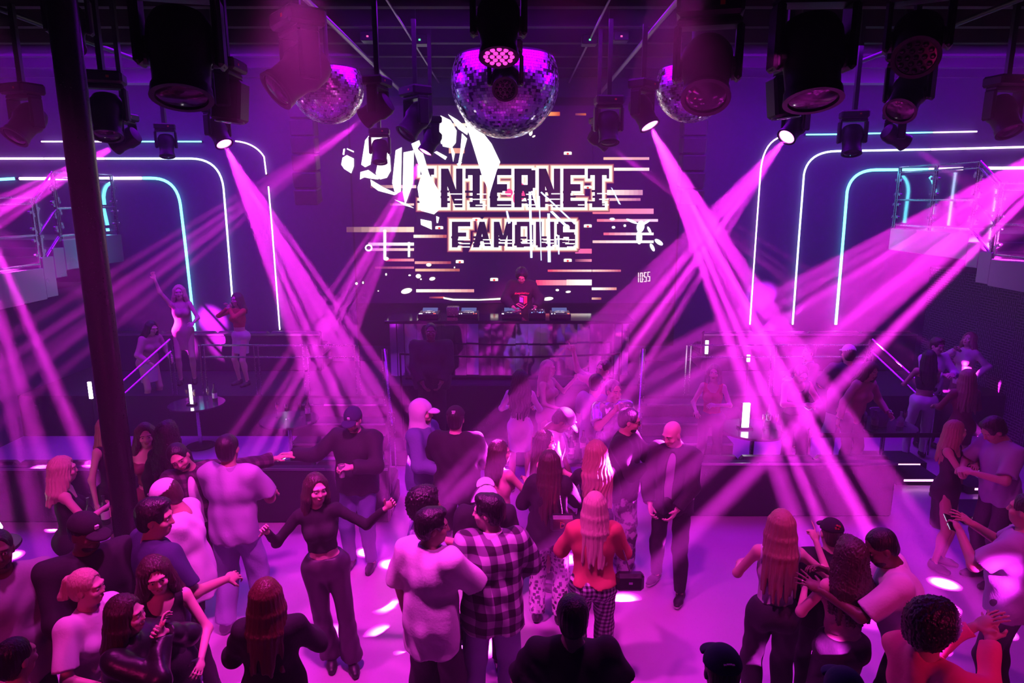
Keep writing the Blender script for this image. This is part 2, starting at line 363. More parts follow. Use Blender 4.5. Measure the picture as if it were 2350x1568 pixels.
# ------------------------------------------------------------------ deck railings
def railing(pts, label, y=0, hh=.85):
    p0 = Vector(pts[0]); e = empty('deck_railing', p0, label, 'railing', 'steel railings of the raised decks')
    m = MB()
    for k in range(len(pts) - 1):
        for h in (hh, hh - .2): m.cyl(Vector(pts[k]) + Vector((0, 0, h)), Vector(pts[k + 1]) + Vector((0, 0, h)), .016, n=8)
    m.build('bar', STEEL, e, smooth=True)
    for q in pts:
        m = MB(); q = Vector(q)
        for o_ in (-.035, .035): m.box(q + Vector((o_, 0, hh / 2)), (.018, .03, hh))
        m.build('post', STEEL, e)
railing([(-5.1, 10.95, .7), (-4.2, 10.95, .7), (-3.4, 10.95, .7), (-2.55, 10.95, .7)], 'double bar steel railing in front of the dancing women on the left deck')
railing([(2.9, 10.95, .7), (4.3, 10.95, .7), (5.85, 10.95, .7)], 'double bar steel railing along the right raised deck')
railing([(5.9, 10.95, .7), (6.35, 9.9, .05)], 'sloping steel handrail of the steps at the right deck', hh=.95)
railing([(-5.6, 10.95, .7), (-6.1, 9.9, .05)], 'sloping steel handrail of the steps at the left deck', hh=.95)
railing([(-1.75, 9.5, .01), (-1.95, 10.2, .8)], 'chrome handrail at the left corner of the stage', hh=.85)
railing([(1.85, 9.5, .01), (2.0, 10.2, .8)], 'chrome handrail at the right corner of the stage', hh=.85)
st_ = empty('belt_barrier', (5.1, 8.6, 0), 'black belt barrier between two posts in front of the right drinks table', 'barrier')
for x in (3.9, 5.75): MB().lathe((x, 8.5, .006), [(.16, 0), (.16, .02), (.02, .05), (.02, .86), (.03, .88), (.03, .94), (.01, .96)], 20).build('post', BLK, st_, smooth=True)
MB().box((4.825, 8.5, .87), (1.82, .012, .06)).build('belt', BLK, st_)

# ------------------------------------------------------------------ led wall
EMC = {}
def ecol(c):
    k = tuple(round(q, 3) for q in c)
    if k not in EMC: EMC[k] = emis('screen_pixels_%d' % len(EMC), c, 1.7)
    return EMC[k]
YS = 12.9
led = empty('led_wall', (px(1165, 480, YS).x, YS, 2.0), 'huge led wall behind the booth showing INTERNET FAMOUS in glitching letters', 'led screen')
SCR = mat('unlit_screen', (.02, .015, .025), .45, emit=(.07, .0, .14), es=.25)
tl = px(800, 240, YS + .03); br_ = px(1545, 712, YS + .03); c1 = px(951, 400, YS + .03).x; c2 = px(1359, 400, YS + .03).x
for a, b in ((tl.x, c1), (c1 + .006, c2), (c2 + .006, br_.x)): bx('screen_panel', a, b, YS + .03, YS + .10, 1.95, 5.55, SCR, led)
bx('screen_frame', tl.x - .05, br_.x + .05, YS + .10, YS + .3, 1.1, 5.7, BLK, led)
class Flat:      # flat screen graphics: polygons in picture-of-screen units, with thickness
    def __init__(s): s.mb = MB(); s.ms = []
    def poly(s, pts, c, d=0.0, th=.0015):
        m = ecol(c)
        if m not in s.ms: s.ms.append(m)
        Yp = YS + .025 - d; n = len(pts)
        f = [px(x, y, Yp) for x, y in pts]; bk_ = [Vector((q.x, q.y + th, q.z)) for q in f]
        s.mb.add(f + bk_, [list(range(n)), list(range(n, 2 * n))[::-1]] + [[i, (i + 1) % n, n + (i + 1) % n, n + i] for i in range(n)], s.ms.index(m)); return s
    def rect(s, x0, x1, y0, y1, c, d=0.0): return s.poly([(x0, y0), (x1, y0), (x1, y1), (x0, y1)], c, d)
    def blob(s, x, y, rx, ry, c, d=0.0, a=0, n=14):
        ca, sa = math.cos(a), math.sin(a)
        return s.poly([(x + rx * math.cos(t) * ca - ry * math.sin(t) * sa, y + rx * math.cos(t) * sa + ry * math.sin(t) * ca) for t in [2 * math.pi * i / n for i in range(n)]], c, d)
    def build(s, name): return s.mb.build(name, s.ms, led)
CR = (1.0, .82, .66); PKs = (1.0, .35, .38)
fl = Flat()      # horizontal light stripes, each fading along its length
def stripe(x0, x1, y0, y1, c0, c1_, n=9, d=0.0):
    for i in range(n):
        t = (i + .5) / n; c = tuple(max(.0, c0[k] * (1 - t) + c1_[k] * t) for k in range(3))
        fl.rect(x0 + (x1 - x0) * i / n, x0 + (x1 - x0) * (i + 1) / n, y0, y1, c, d)
DK = (.08, .012, .05)
for a in ((795, 950, 521, 533, DK, (.9, .6, .45)), (845, 950, 557, 564, (.5, .2, .4), (1, .9, .85)), (850, 950, 570, 576, (.4, .1, .3), (.9, .6, .5)), (885, 950, 594, 600, (.5, .02, .12), (.8, .25, .3)),
          (860, 950, 612, 617, DK, (.5, .1, .22)), (949, 1025, 539, 546, CR, (.35, .02, .04)), (952, 1035, 600, 606, (.75, .3, .28), (.25, .02, .05)), (953, 1055, 617, 623, (.8, .45, .3), (.3, .05, .05)),
          (955, 1088, 664, 671, (1, .9, .7), (.55, .2, .22)), (985, 1020, 681, 685, DK, (.6, .1, .1)), (850, 955, 425, 432, DK, (.9, .5, .45)), (895, 950, 467, 472, DK, (.9, .5, .45)),
          (1385, 1490, 361, 367, (.75, .4, .3), (.6, .25, .35)), (1370, 1490, 385, 392, (1, .85, .75), (.8, .5, .5)), (1380, 1475, 436, 448, (1, .8, .7), (.45, .15, .3)), (1380, 1470, 455, 461, (.85, .5, .45), (.4, .1, .25)),
          (1360, 1500, 479, 491, (.8, .15, .2), (.7, .2, .4)), (1370, 1510, 503, 509, (.7, .12, .2), (.9, .5, .7)), (1385, 1500, 534, 540, (.6, .05, .15), (1, .85, .9)), (1360, 1500, 552, 558, (.7, .4, .4), (1, .9, .9)),
          (1320, 1358, 571, 582, (.6, .1, .3), (.8, .1, .25)), (1320, 1358, 595, 601, DK, (.65, .2, .3)), (1257, 1358, 619, 624, (.6, .03, .08), (.9, .55, .5)), (1359, 1425, 619, 624, (.9, .5, .45), (.4, .05, .12)),
          (1230, 1300, 643, 655, (.8, .02, .12), (1, .3, .35)), (1300, 1358, 642, 655, (1, .55, .5), (1, .95, .9)), (1358, 1415, 660, 666, (1, .95, .85), (.55, .15, .15)), (1358, 1380, 683, 688, (.6, .35, .28), (.25, .05, .05)),
          (1257, 1285, 257, 266, (.9, .3, .1), (.4, .04, .02)), (1320, 1345, 260, 265, DK, (.4, .08, .02)), (1010, 1072, 283, 290, (.7, .35, .25), (.9, .7, .55)), (1030, 1066, 340, 352, (.7, .35, .25), (.55, .18, .14))):
    stripe(*a)
fl.build('light_stripes')
# lettering: every glyph is a set of quads in a unit box, x right, y down
def R4(x0, y0, x1, y1): return [(x0, y0), (x1, y0), (x1, y1), (x0, y1)]
GL = {'I': [R4(.18, 0, .82, .16), R4(.32, 0, .68, 1), R4(.18, .84, .82, 1)],
      'N': [R4(0, 0, .3, 1), R4(.7, 0, 1, 1), [(.0, 0), (.34, 0), (1, 1), (.66, 1)]],
      'T': [R4(0, 0, 1, .17), R4(.33, 0, .67, 1), R4(.2, .9, .8, 1), R4(0, 0, .12, .26), R4(.88, 0, 1, .26)],
      'E': [R4(0, 0, .34, 1), R4(0, 0, 1, .17), R4(0, .40, .8, .58), R4(0, .83, 1, 1)],
      'R': [R4(0, 0, .34, 1), R4(0, 0, .8, .17), R4(.62, .04, .98, .5), R4(.2, .42, .86, .58), [(.42, .55), (.76, .55), (1, 1), (.66, 1)]],
      'F': [R4(0, 0, .34, 1), R4(0, 0, 1, .18), R4(0, .42, .78, .58)],
      'A': [[(.36, 0), (.64, 0), (.34, 1), (0, 1)], [(.36, 0), (.64, 0), (1, 1), (.66, 1)], R4(.24, .58, .76, .76)],
      'M': [R4(0, 0, .26, 1), R4(.74, 0, 1, 1), [(0, 0), (.3, 0), (.6, .8), (.4, .8)], [(.7, 0), (1, 0), (.6, .8), (.4, .8)]],
      'O': [R4(0, .12, .32, .88), R4(.68, .12, 1, .88), R4(.1, 0, .9, .18), R4(.1, .82, .9, 1)],
      'U': [R4(0, 0, .32, .9), R4(.68, 0, 1, .9), R4(.1, .82, .9, 1)],
      'S': [R4(.08, 0, .92, .18), R4(0, .08, .34, .5), R4(.05, .41, .95, .59), R4(.66, .5, 1, .92), R4(.08, .82, .92, 1), R4(.7, .1, 1, .3), R4(0, .7, .3, .9)]}
def grow(q, g):
    cx_ = sum(p[0] for p in q) / 4; cy_ = sum(p[1] for p in q) / 4; out = []
    for x, y in q: out.append((x + (g if x > cx_ else -g), y + (g if y > cy_ else -g)))
    return out
halo = Flat(); word = Flat(); dep = 0.002
def letters(txt, x0, x1, y0, y1, gap=.14):
    global dep
    w = (x1 - x0) / (len(txt) + gap * (len(txt) - 1))
    for i, ch in enumerate(txt):
        lx = x0 + i * w * (1 + gap)
        for q in GL[ch]:
            Q = [(lx + x * w, y0 + y * (y1 - y0)) for x, y in q]
            for j, (g, c) in enumerate(((11, (.20, .03, .07)), (9, (.45, .20, .17)), (7, (.85, .62, .48)), (4.5, (1.0, .92, .85)))):
                halo.poly(grow(Q, g), c, .002 + j * .003)
            # the lower half of each glyph is shifted by the glitch
            word.poly(Q, (.02, .003, .03), .016 + .0004 * (i % 5))
        for k in range(3):
            yy = y0 + (.55 + .14 * k + .03 * random.random()) * (y1 - y0); sh = random.choice((-6, -4, 4, 6))
            word.rect(lx + sh + .1 * w, lx + sh + .5 * w, yy, yy + 5, (.02, .003, .03), .0185)
            halo.rect(lx + w * (.3 + .4 * random.random()), lx + w * .98, yy + 7, yy + 9.5, (1, .95, .95), .019)
letters('INTERNET', 956, 1398, 387, 476); letters('FAMOUS', 1037, 1320, 509, 568)
halo.build('letter_halo'); word.build('lettering')
# white spray shapes, ribbon, splashes, beams of the animation
g = Flat(); WH = (1.6, 1.55, 1.6); D = .021
for pl in ([(1062, 262), (1085, 275), (1128, 330), (1148, 372), (1140, 392), (1124, 445), (1105, 400), (1090, 350)],
           [(838, 322), (846, 312), (883, 314), (866, 320), (857, 332), (850, 378), (838, 384), (829, 378)],
           [(876, 340), (884, 336), (895, 360), (897, 392), (888, 408), (872, 412), (862, 398), (868, 370)],
           [(827, 395), (845, 390), (862, 402), (878, 396), (868, 412), (850, 410), (836, 407), (826, 412)],
           [(850, 412), (880, 430), (912, 445), (905, 448), (868, 438), (852, 426)],
           [(908, 345), (922, 338), (920, 440), (907, 446), (900, 420)], [(926, 350), (950, 345), (948, 420), (930, 470), (924, 440)],
           [(944, 330), (962, 322), (985, 400), (1008, 440), (1012, 478), (996, 492), (966, 484), (958, 430), (968, 400)],
           [(1011, 265), (1034, 276), (1048, 300), (1046, 328), (1036, 340), (1012, 330), (1008, 296)],
           [(1012, 306), (1030, 318), (1044, 352), (1040, 372), (1034, 340), (1016, 336)], [(1060, 306), (1072, 318), (1062, 355), (1056, 384), (1050, 384), (1056, 350)],
           [(1028, 262), (1050, 275), (1076, 298), (1072, 310), (1052, 296)], [(996, 350), (1002, 347), (1026, 360), (1022, 367)], [(1048, 376), (1060, 372), (1054, 384)],
           [(786, 362), (796, 356), (812, 364), (812, 382), (806, 398), (790, 388), (783, 378)], [(788, 342), (792, 341), (790, 356), (786, 355)], [(796, 340), (812, 347), (812, 350), (796, 343)],
           [(965, 503), (990, 508), (991, 527), (966, 516)], [(1001, 496), (1008, 499), (1005, 512), (1002, 512)], [(905, 458), (935, 468), (950, 478), (930, 472)]):
    g.poly(pl, WH, D)
for x, y, rx, ry, a in ((984, 608, 6, 4, 0), (960, 634, 6, 5, 0), (966, 641, 2, 2, 0), (992, 640, 7, 4, -.2), (933, 668, 13, 6, -.25), (886, 630, 2, 3, 0), (940, 632, 3, 2, 0), (818, 651, 3, 3, 0), (833, 649, 2, 3, 0), (868, 668, 1.5, 1.5, 0),
                        (1279, 666, 4, 2.5, 0), (1304, 670, 6, 2.5, -.1), (1258, 686, 12, 4, -.12), (1043, 614, 1.5, 2, 0), (1218, 305, 4, 7, .2), (1225, 313, 4, 2, -.5)):
    g.blob(x, y, rx, ry, (1.1, 1.0, .85), D, a)
for x, y in ((1055, 601), (1134, 642), (1303, 598), (1349, 519), (1093, 504), (1303, 352), (1140, 309), (1008, 523), (1349, 430)):    # small winking eye marks
    g.poly([(x - 9, y - 3), (x - 6, y - 4), (x + 6, y - 4), (x + 9, y - 3), (x + 9, y + 3), (x + 4, y + 3), (x - 4, y + 3), (x - 9, y + 3)], (1.1, .9, .75), D); g.blob(x, y + .8, 3, 2.2, (.7, .03, .02), D + .002)
g.poly([(1017, 682), (1040, 686), (1100, 687), (1150, 684), (1150, 688), (1100, 690), (1040, 690), (1018, 686)], (1.1, 1.0, .8), D)
BL = (.75, .95, 1.6)
for pl in ([(1213, 440), (1219, 440), (1222, 592), (1217, 592)], [(1236, 450), (1239, 450), (1243, 598), (1241, 598)], [(1256, 490), (1262, 490), (1264, 602), (1257, 602)], [(1279, 540), (1284, 540), (1284, 584), (1281, 584)],
           [(1240, 442), (1243, 440), (1322, 514), (1318, 515)], [(1262, 486), (1268, 484), (1305, 520), (1300, 524)], [(1402, 430), (1405, 432), (1425, 470), (1420, 468)], [(1161, 484), (1165, 484), (1172, 512), (1166, 514)]):
    g.poly(pl, BL, D + .003)
for x, y, rx, ry, a in ((1300, 522, 7, 7, 0), (1470, 520, 9, 14, .2), (1467, 545, 7, 16, 0), (1512, 556, 11, 5, .6), (1497, 568, 10, 4, 1.1), (1405, 503, 6, 3, 0), (1408, 522, 4, 3, 0), (1434, 518, 3, 3, 0), (1490, 528, 9, 3, 1.1), (1480, 512, 14, 3, -.5), (1450, 508, 14, 3, .4)):
    g.blob(x, y, rx, ry, (1.3, 1.35, 1.7), D + .003, a)
for x, y, rx, ry in ((1195, 440, 12, 20), (1185, 455, 8, 14), (1168, 442, 9, 9)): g.blob(x, y, rx, ry, (.85, .05, .22), .0152)
g.rect(880, 886, 528, 592, WH, D); g.rect(936, 941, 556, 590, WH, D); g.blob(886, 594, 6, 4, WH, D)
for i in range(14):
    t0 = 2 * math.pi * i / 14; t1 = 2 * math.pi * (i + 1) / 14
    g.poly([(846 + 8.5 * math.cos(t0), 569 + 8 * math.sin(t0)), (846 + 8.5 * math.cos(t1), 569 + 8 * math.sin(t1)), (846 + 5.5 * math.cos(t1), 569 + 5 * math.sin(t1)), (846 + 5.5 * math.cos(t0), 569 + 5 * math.sin(t0))], WH, D)
g.build('spray_graphic')
# clock 10:55
SEG = {'1': 'bc', '0': 'abcdef', '5': 'afgcd'}
ck = Flat()
def seg7(ch, x, y, w, h):
    t = 1.6; h2 = h / 2
    r = {'a': (x, x + w, y, y + t), 'b': (x + w - t, x + w, y, y + h2 - .6), 'c': (x + w - t, x + w, y + h2 + .6, y + h), 'd': (x, x + w, y + h - t, y + h), 'e': (x, x + t, y + h2 + .6, y + h), 'f': (x, x + t, y, y + h2 - .6), 'g': (x, x + w, y + h2 - t / 2, y + h2 + t / 2)}
    for s_ in SEG[ch]: ck.rect(*r[s_], (1.2, .75, .75), D)
seg7('1', 1462, 626, 4, 22); seg7('0', 1469, 626, 6, 22); seg7('5', 1478, 625, 6, 22); seg7('5', 1486, 624, 6, 22)
ck.rect(1476, 1477.2, 632, 634, (1.2, .75, .75), D); ck.rect(1476, 1477.2, 640, 642, (1.2, .75, .75), D); ck.build('clock_digits')

# ------------------------------------------------------------------ booth
booth = empty('disc_jockey_booth', (0, 10.8, 1.1), 'mirror fronted booth with black counter in front of the led wall', 'dj booth')
MIR = mat('mirror_strip', (.86, .84, .88), .025, 1.0)
bl = px(930, 800, 10.5).x; brx = px(1408, 800, 10.5).x
n = 17; w = (brx - bl) / n
for i in range(n):
    a = bl + i * w; t = math.radians(random.uniform(-1.6, 1.6)); MB().box((a + w / 2, 10.46, 1.575), (w * .992, .012, .91), R=Matrix.Rotation(t, 3, 'Z') @ Matrix.Rotation(math.radians(random.uniform(-.5, .5)), 3, 'X')).build('mirror_strip', MIR, booth)
bx('carcass', bl, brx, 10.5, 11.1, 1.11, 2.0, BLK, booth)
for sx, xx in ((-1, bl), (1, brx)):
    for k in range(2): MB().box((xx + sx * (.07 + .13 * k), 10.53 + .08 * k, 1.575), (.135, .012, .91), R=Matrix.Rotation(sx * math.radians(32), 3, 'Z')).build('mirror_strip', MIR, booth)
bx('counter', bl - .3, brx + .3, 10.42, 11.12, 2.0, 2.05, mat('black_gloss_counter', (.015, .012, .02), .08), booth, bev=.006)
bx('kick_rail', bl, brx, 10.415, 10.435, 1.11, 1.14, BLK, booth)
rope = MB(); rope.tube([(bl + 3.3 * t, 10.0 , 1.62 - .05 * math.sin(math.pi * t)) for t in [i / 14 for i in range(15)]], .016)
rb = empty('rope_barrier', (0, 10.0, 0), 'black rope barrier strung across the front of the mirror booth', 'barrier')
rope.build('rope', BLK, rb, smooth=True)
for x in (bl, bl + 3.3): MB().cyl((x, 10.0, .25), (x, 10.0, 1.63), .014, n=10).build('post', BLK, rb, smooth=True)
def led_dots(mb, c, n, sx, sy, mi): 
    for k in range(n): mb.box((c[0] + random.uniform(-sx, sx), c[1] + random.uniform(-sy, sy), c[2]), (.012, .012, .006), mi=mi)
LW = emis('white_button_light', (.9, .9, 1), 6); LR = emis('red_button_light', (1, .08, .05), 5); LB = emis('blue_button_light', (.2, .4, 1), 5)
def deck(x, lab):
    e = empty('media_player', (x, 10.75, 2.05), lab, 'dj deck', 'media players on the booth counter')
    bx('body', x - .16, x + .16, 10.55, 10.95, 2.055, 2.13, mat('deck_plastic', (.02, .02, .025), .3), e, bev=.008)
    MB().lathe((x, 10.72, 2.13), [(.10, 0), (.105, .012), (.085, .018), (.08, .016)], 28).build('jog_wheel', CHROME, e, smooth=True)
    MB().box((x, 10.90, 2.15), (.24, .09, .012), R=Matrix.Rotation(math.radians(25), 3, 'X')).build('screen', emis('deck_display', (.25, .3, .8), .5), e)
    m = MB(); led_dots(m, (x - .12, 10.6, 2.133), 3, .03, .02, 0); led_dots(m, (x + .11, 10.6, 2.133), 2, .03, .02, 1); m.build('button', [LW, LR], e)
for x, l in ((px(985, 720, 10.75).x, 'media player at the left end of the booth counter'), (px(1075, 720, 10.75).x, 'media player left of the disc jockey'), (px(1180, 720, 10.75).x - .04, 'media player under the left hand side of the disc jockey'), (px(1285, 720, 10.75).x, 'media player right of the disc jockey with a bright jog wheel')): deck(x, l)
xm = px(1232, 720, 10.75).x
mx_ = empty('audio_mixer', (xm, 10.75, 2.05), 'black audio mixer with knobs between the media players', 'mixer')
bx('body', xm - .13, xm + .13, 10.55, 10.95, 2.055, 2.15, mat('deck_plastic'), mx_, bev=.008)
m = MB(); [m.cyl((xm - .1 + .05 * i, 10.62 + .07 * j, 2.15), (xm - .1 + .05 * i, 10.62 + .07 * j, 2.168), .011, n=10) for i in range(5) for j in range(4)]; m.build('knob', STEEL, mx_)
m = MB(); led_dots(m, (xm, 10.59, 2.152), 4, .1, .01, 0); led_dots(m, (xm, 10.9, 2.152), 4, .1, .02, 1); m.build('button', [LB, LW], mx_)
bx('laptop_stand', *[px(1040, 720, 10.9).x - .1, px(1040, 720, 10.9).x + .1, 10.8, 10.98, 2.052, 2.2], STEEL, label='small steel stand on the counter left of the players', cat='stand', bev=.01)

# ------------------------------------------------------------------ drinks and tables
def bottle(p, m, label, group, h=.3, r=.038):
    e = empty('bottle', p, label, 'bottle', group)
    MB().lathe(p, [(r * .9, 0), (r, .01), (r, h * .58), (r * .8, h * .66), (r * .36, h * .76), (r * .34, h * .95), (r * .42, h)], 18).build('glass_body', m, e, smooth=True)
    MB().lathe(Vector(p) + Vector((0, 0, h * .2)), [(r * 1.02, 0), (r * 1.02, h * .28)], 18).build('paper_label', mat('bottle_paper', (.8, .78, .75), .5), e, smooth=True)
    return e
def flute(p, label, group):
    e = empty('champagne_flute', p, label, 'glass', group)
    MB().lathe(p, [(.032, 0), (.03, .004), (.004, .01), (.004, .10), (.012, .115), (.026, .16), (.024, .225), (.022, .225), (.024, .16), (.008, .12)], 16).build('glass_bowl', GLASS, e, smooth=True)
    MB().lathe(Vector(p) + Vector((0, 0, .118)), [(.006, 0), (.022, .045), (.0225, .07)], 16).build('drink', DRINKM, e, smooth=True); return e
def cup(p, label, d=(0, 0, 1), group=None, m=None, h=.12, r=.038, name='plastic_cup', cat='cup'):
    F = frame(d); e = empty(name, p, label, cat, group); p = Vector(p)
    MB().lathe(p, [(r * .75, 0), (r, h), (r * .94, h), (r * .7, .008)], 18, F).build('cup_wall', m or CUPM, e, smooth=True)
    MB().lathe(p + F @ Vector((0, 0, .012)), [(r * .68, 0), (r * .86, h * .6)], 16, F).build('drink', DRINKM, e, smooth=True); return e
def table(p, r, h, label, zb=0.006):
    e = empty('round_table', (p[0], p[1], zb), label, 'table', 'round tables of the drinks areas')
    MB().lathe((p[0], p[1], zb + h - .03), [(r, 0), (r + .005, .015), (r, .03)], 36).build('table_top', mat('glossy_dark_tabletop', (.06, .05, .07), .15), e, smooth=True)
    MB().lathe((p[0], p[1], zb), [(.03, .03), (.03, h - .03)], 16).build('pole', STEEL, e, smooth=True)
    MB().lathe((p[0], p[1], zb), [(.22, 0), (.22, .02), (.03, .035)], 28).build('base', BLK, e, smooth=True)
    return zb + h
def bucket(p, label):
    e = empty('ice_bucket', p, label, 'bucket'); p = Vector(p)
    MB().lathe(p, [(.10, 0), (.135, .22), (.142, .225), (.13, .22), (.097, .01)], 28).build('bucket_wall', CUPM, e, smooth=True)
    m = MB()
    for i in range(16): m.box(p + Vector((random.uniform(-.07, .07), random.uniform(-.07, .07), .16 + random.uniform(-.03, .03))), (.04, .04, .04), R=Matrix.Rotation(random.random() * 3, 3, 'X') @ Matrix.Rotation(random.random() * 3, 3, 'Z'))
    ic = m.build('ice_cubes', GLASS, e); ic['kind'] = 'stuff'
def signbox(p, w, h, label, em):
    e = empty('lit_table_sign', p, label, 'sign', 'lit signs of the drinks tables'); p = Vector(p)
    MB().box(p + Vector((0, 0, .015)), (w + .1, .12, .03), bev=.006).build('base', BLK, e)
    MB().box(p + Vector((0, 0, .03 + h / 2)), (w, .03, h), R=None).build('light_panel', em, e)
    MB().box(p + Vector((-w / 2 - .012, 0, .03 + h / 2)), (.02, .04, h + .02)).build('side_frame', FASC, e)
WL = emis('white_sign_light', (1, .9, 1), 9)
# right drinks table
t = pz(2052, 990, .75); h = table((t.x, t.y + .25), .42, .75, 'round dark table with carafes and a champagne flute beside the man in navy')
tp = Vector((t.x, t.y + .25, h))
bucket(tp + Vector((-.08, 0, 0)), 'clear bucket of ice and carafes on the right drinks table')
for k, (dx, dy) in enumerate(((-.28, .05), (-.22, -.14), (.1, -.2))): bottle(tp + Vector((dx, dy, 0)), CUPM, ['clear carafe at the left of the ice bucket', 'clear carafe in front of the ice bucket', 'clear carafe right of the ice bucket'][k], 'carafes on the right drinks table', .26, .045)
flute(tp + Vector((.25, -.05, 0)), 'full champagne flute at the right edge of the right drinks table', 'champagne flutes')
# middle right table with sign
t = pz(1712, 985, .75); h = table((t.x + .1, t.y), .45, .75, 'round table with tall white sign behind the bald man'); tp = Vector((t.x + .1, t.y, h))
signbox(tp + Vector((-.12, 0, 0)), .10, .34, 'tall glowing white sign on the table behind the bald man', WL)
for k in range(3): flute(tp + Vector((.12 + .09 * k, -.05 + .06 * (k % 2), 0)), 'champagne flute on the signed table, %s' % ('next to the glowing sign', 'middle of three', 'furthest from the glowing sign')[k], 'champagne flutes')
bottle(tp + Vector((.28, .2, 0)), BOTM, 'green bottle behind the champagne flutes on the signed table', 'bottles on drinks tables')
# centre table among the crowd
t = pz(1300, 1040, .9); h = table((t.x, t.y), .38, .9, 'small round high table in the crowd in front of the shiny-shirted man'); tp = Vector((t.x, t.y, h))
bucket(tp + Vector((-.12, .02, 0)), 'clear ice bucket on the small high table in the crowd')
for k, (dx, dy) in enumerate(((.08, .1), (.2, .02), (.04, -.16))): bottle(tp + Vector((dx, dy, 0)), (CUPM, BOTM, CUPM)[k], ['clear bottle behind the others on the high table', 'green bottle at the right of the high table', 'clear bottle at the front of the high table'][k], 'bottles on the high table', .27)
cup(tp + Vector((.2, -.18, 0)), 'plastic cup at the front edge of the high table')
# left tables
t = pz(205, 1215, .75); h = table((t.x, t.y), .26, .75, 'small round table with bottles hidden behind the black column'); tp = Vector((t.x, t.y, h))
for k in range(3): bottle(tp + Vector((-.13 + .12 * k, .05 * k, 0)), BOTM, 'bottle %s on the table behind the column' % ('at the left', 'in the middle', 'at the right')[k], 'bottles behind the column')
t = pz(-25, 1255, .85); h = table((t.x, t.y), .24, .85, 'small table with white lamp at the left edge'); tp = Vector((t.x, t.y, h))
lm = empty('table_lamp', tp, 'glowing white cone table lamp at the left edge', 'lamp')
MB().lathe(tp, [(.07, 0), (.07, .015), (.012, .03), (.012, .16)], 20).build('base', STEEL, lm, smooth=True)
MB().lathe(tp + Vector((0, 0, .15)), [(.12, 0), (.055, .2)], 28).build('lamp_shade', emis('warm_white_shade', (1, .8, .95), 5), lm, smooth=True)
t = pz(1560, 1000, .75)
for X_, Y_, lab in ((px(455, 960, 10.4).x, 10.4, 'round table with lit corner sign before the left deck'), (px(665, 985, 9.6).x, 9.6, 'round table with glasses near the left steps')):
    h = table((X_, Y_), .42, .72, lab); tp = Vector((X_, Y_, h))
    if Y_ > 10: signbox(tp + Vector((-.03, -.1, 0)), .03, .30, 'thin lit corner sign before the left deck', WL)
    for k in range(3): flute(tp + Vector((-.2 + .17 * k, .1 - .1 * (k % 2), 0)), 'flute %s of three on the %s table' % (('left', 'middle', 'right')[k], 'corner-sign' if Y_ > 10 else 'glass-covered left'), 'champagne flutes')
    bottle(tp + Vector((.25, .1, 0)), BOTM, 'dark bottle on the %s' % ('corner-sign table' if Y_ > 10 else 'glass-covered left table'), 'bottles on drinks tables')
def wandlight(x, y0, y1, Y, lab):
    a = px(x, y0, Y); b = px(x + (y1 - y0) * .06, y1, Y); zb = .7 if Y > 10.9 else 0; lp = empty('light_post', (b.x, Y, zb), lab, 'light', 'short white light bars'); MB().box((a + b) / 2, (.045, .03, (a - b).length)).build('light_bar', WL, lp); MB().cyl((b.x, Y + .02, zb + .005), (b.x, Y + .02, b.z + .02), .012, n=8).build('post', BLK, lp)
wandlight(206, 877, 915, 10.2, 'short white light bar just left of the column'); wandlight(1621, 782, 812, 11.2, 'short white light bar at the left of the right deck railing'); wandlight(1717, 815, 830, 11.2, 'tiny white light bar on the right deck railing post')
# ------------------------------------------------------------------ rigging
def pipe(x, z, y0, y1, r, label, mt=STEEL):
    tag(MB().cyl((x, y0, z), (x, y1, z), r, n=14).build('lighting_pipe', mt, smooth=True), label, 'pipe', 'lighting pipes')
PIPE = mat('scuffed_pipe', (.35, .3, .36), .45, .7)
pipe(-1.95, 5.75, 4.4, 13.3, .028, 'long lighting pipe running back left of the big mirror ball', PIPE)
pipe(1.58, 5.75, 4.4, 13.3, .028, 'long lighting pipe running back right of the big mirror ball', PIPE)
pipe(-1.35, 6.0, 5.5, 13.3, .014, 'thin cable pipe running back beside the left lighting pipe', PIPE)
pipe(1.05, 6.0, 5.5, 13.3, .014, 'thin cable pipe running back beside the right lighting pipe', PIPE)
pipe(-.1, 5.9, 4.0, 9.6, .024, 'short central pipe carrying the two wash heads', BLK)
pipe(-5.1, 5.75, 4.0, 13.3, .028, 'lighting pipe above the left side of the crowd', BLK)
pipe(4.8, 5.75, 4.0, 13.3, .028, 'lighting pipe above the right side of the crowd', BLK)
for i, (x0, x1, y, z) in enumerate(((px(280, 258, 12.7).x, px(440, 258, 12.7).x, 12.7, 5.9), (px(1850, 258, 12.7).x, px(2040, 258, 12.7).x, 12.7, 5.9))):
    bx('ceiling_beam', x0, x1, y, y + .25, z, ZC - .002, mat('grey_beam_paint', (.30, .30, .36), .55), label='pale grey ceiling beam above the %s neon arches' % ('left', 'right')[i], cat='beam')

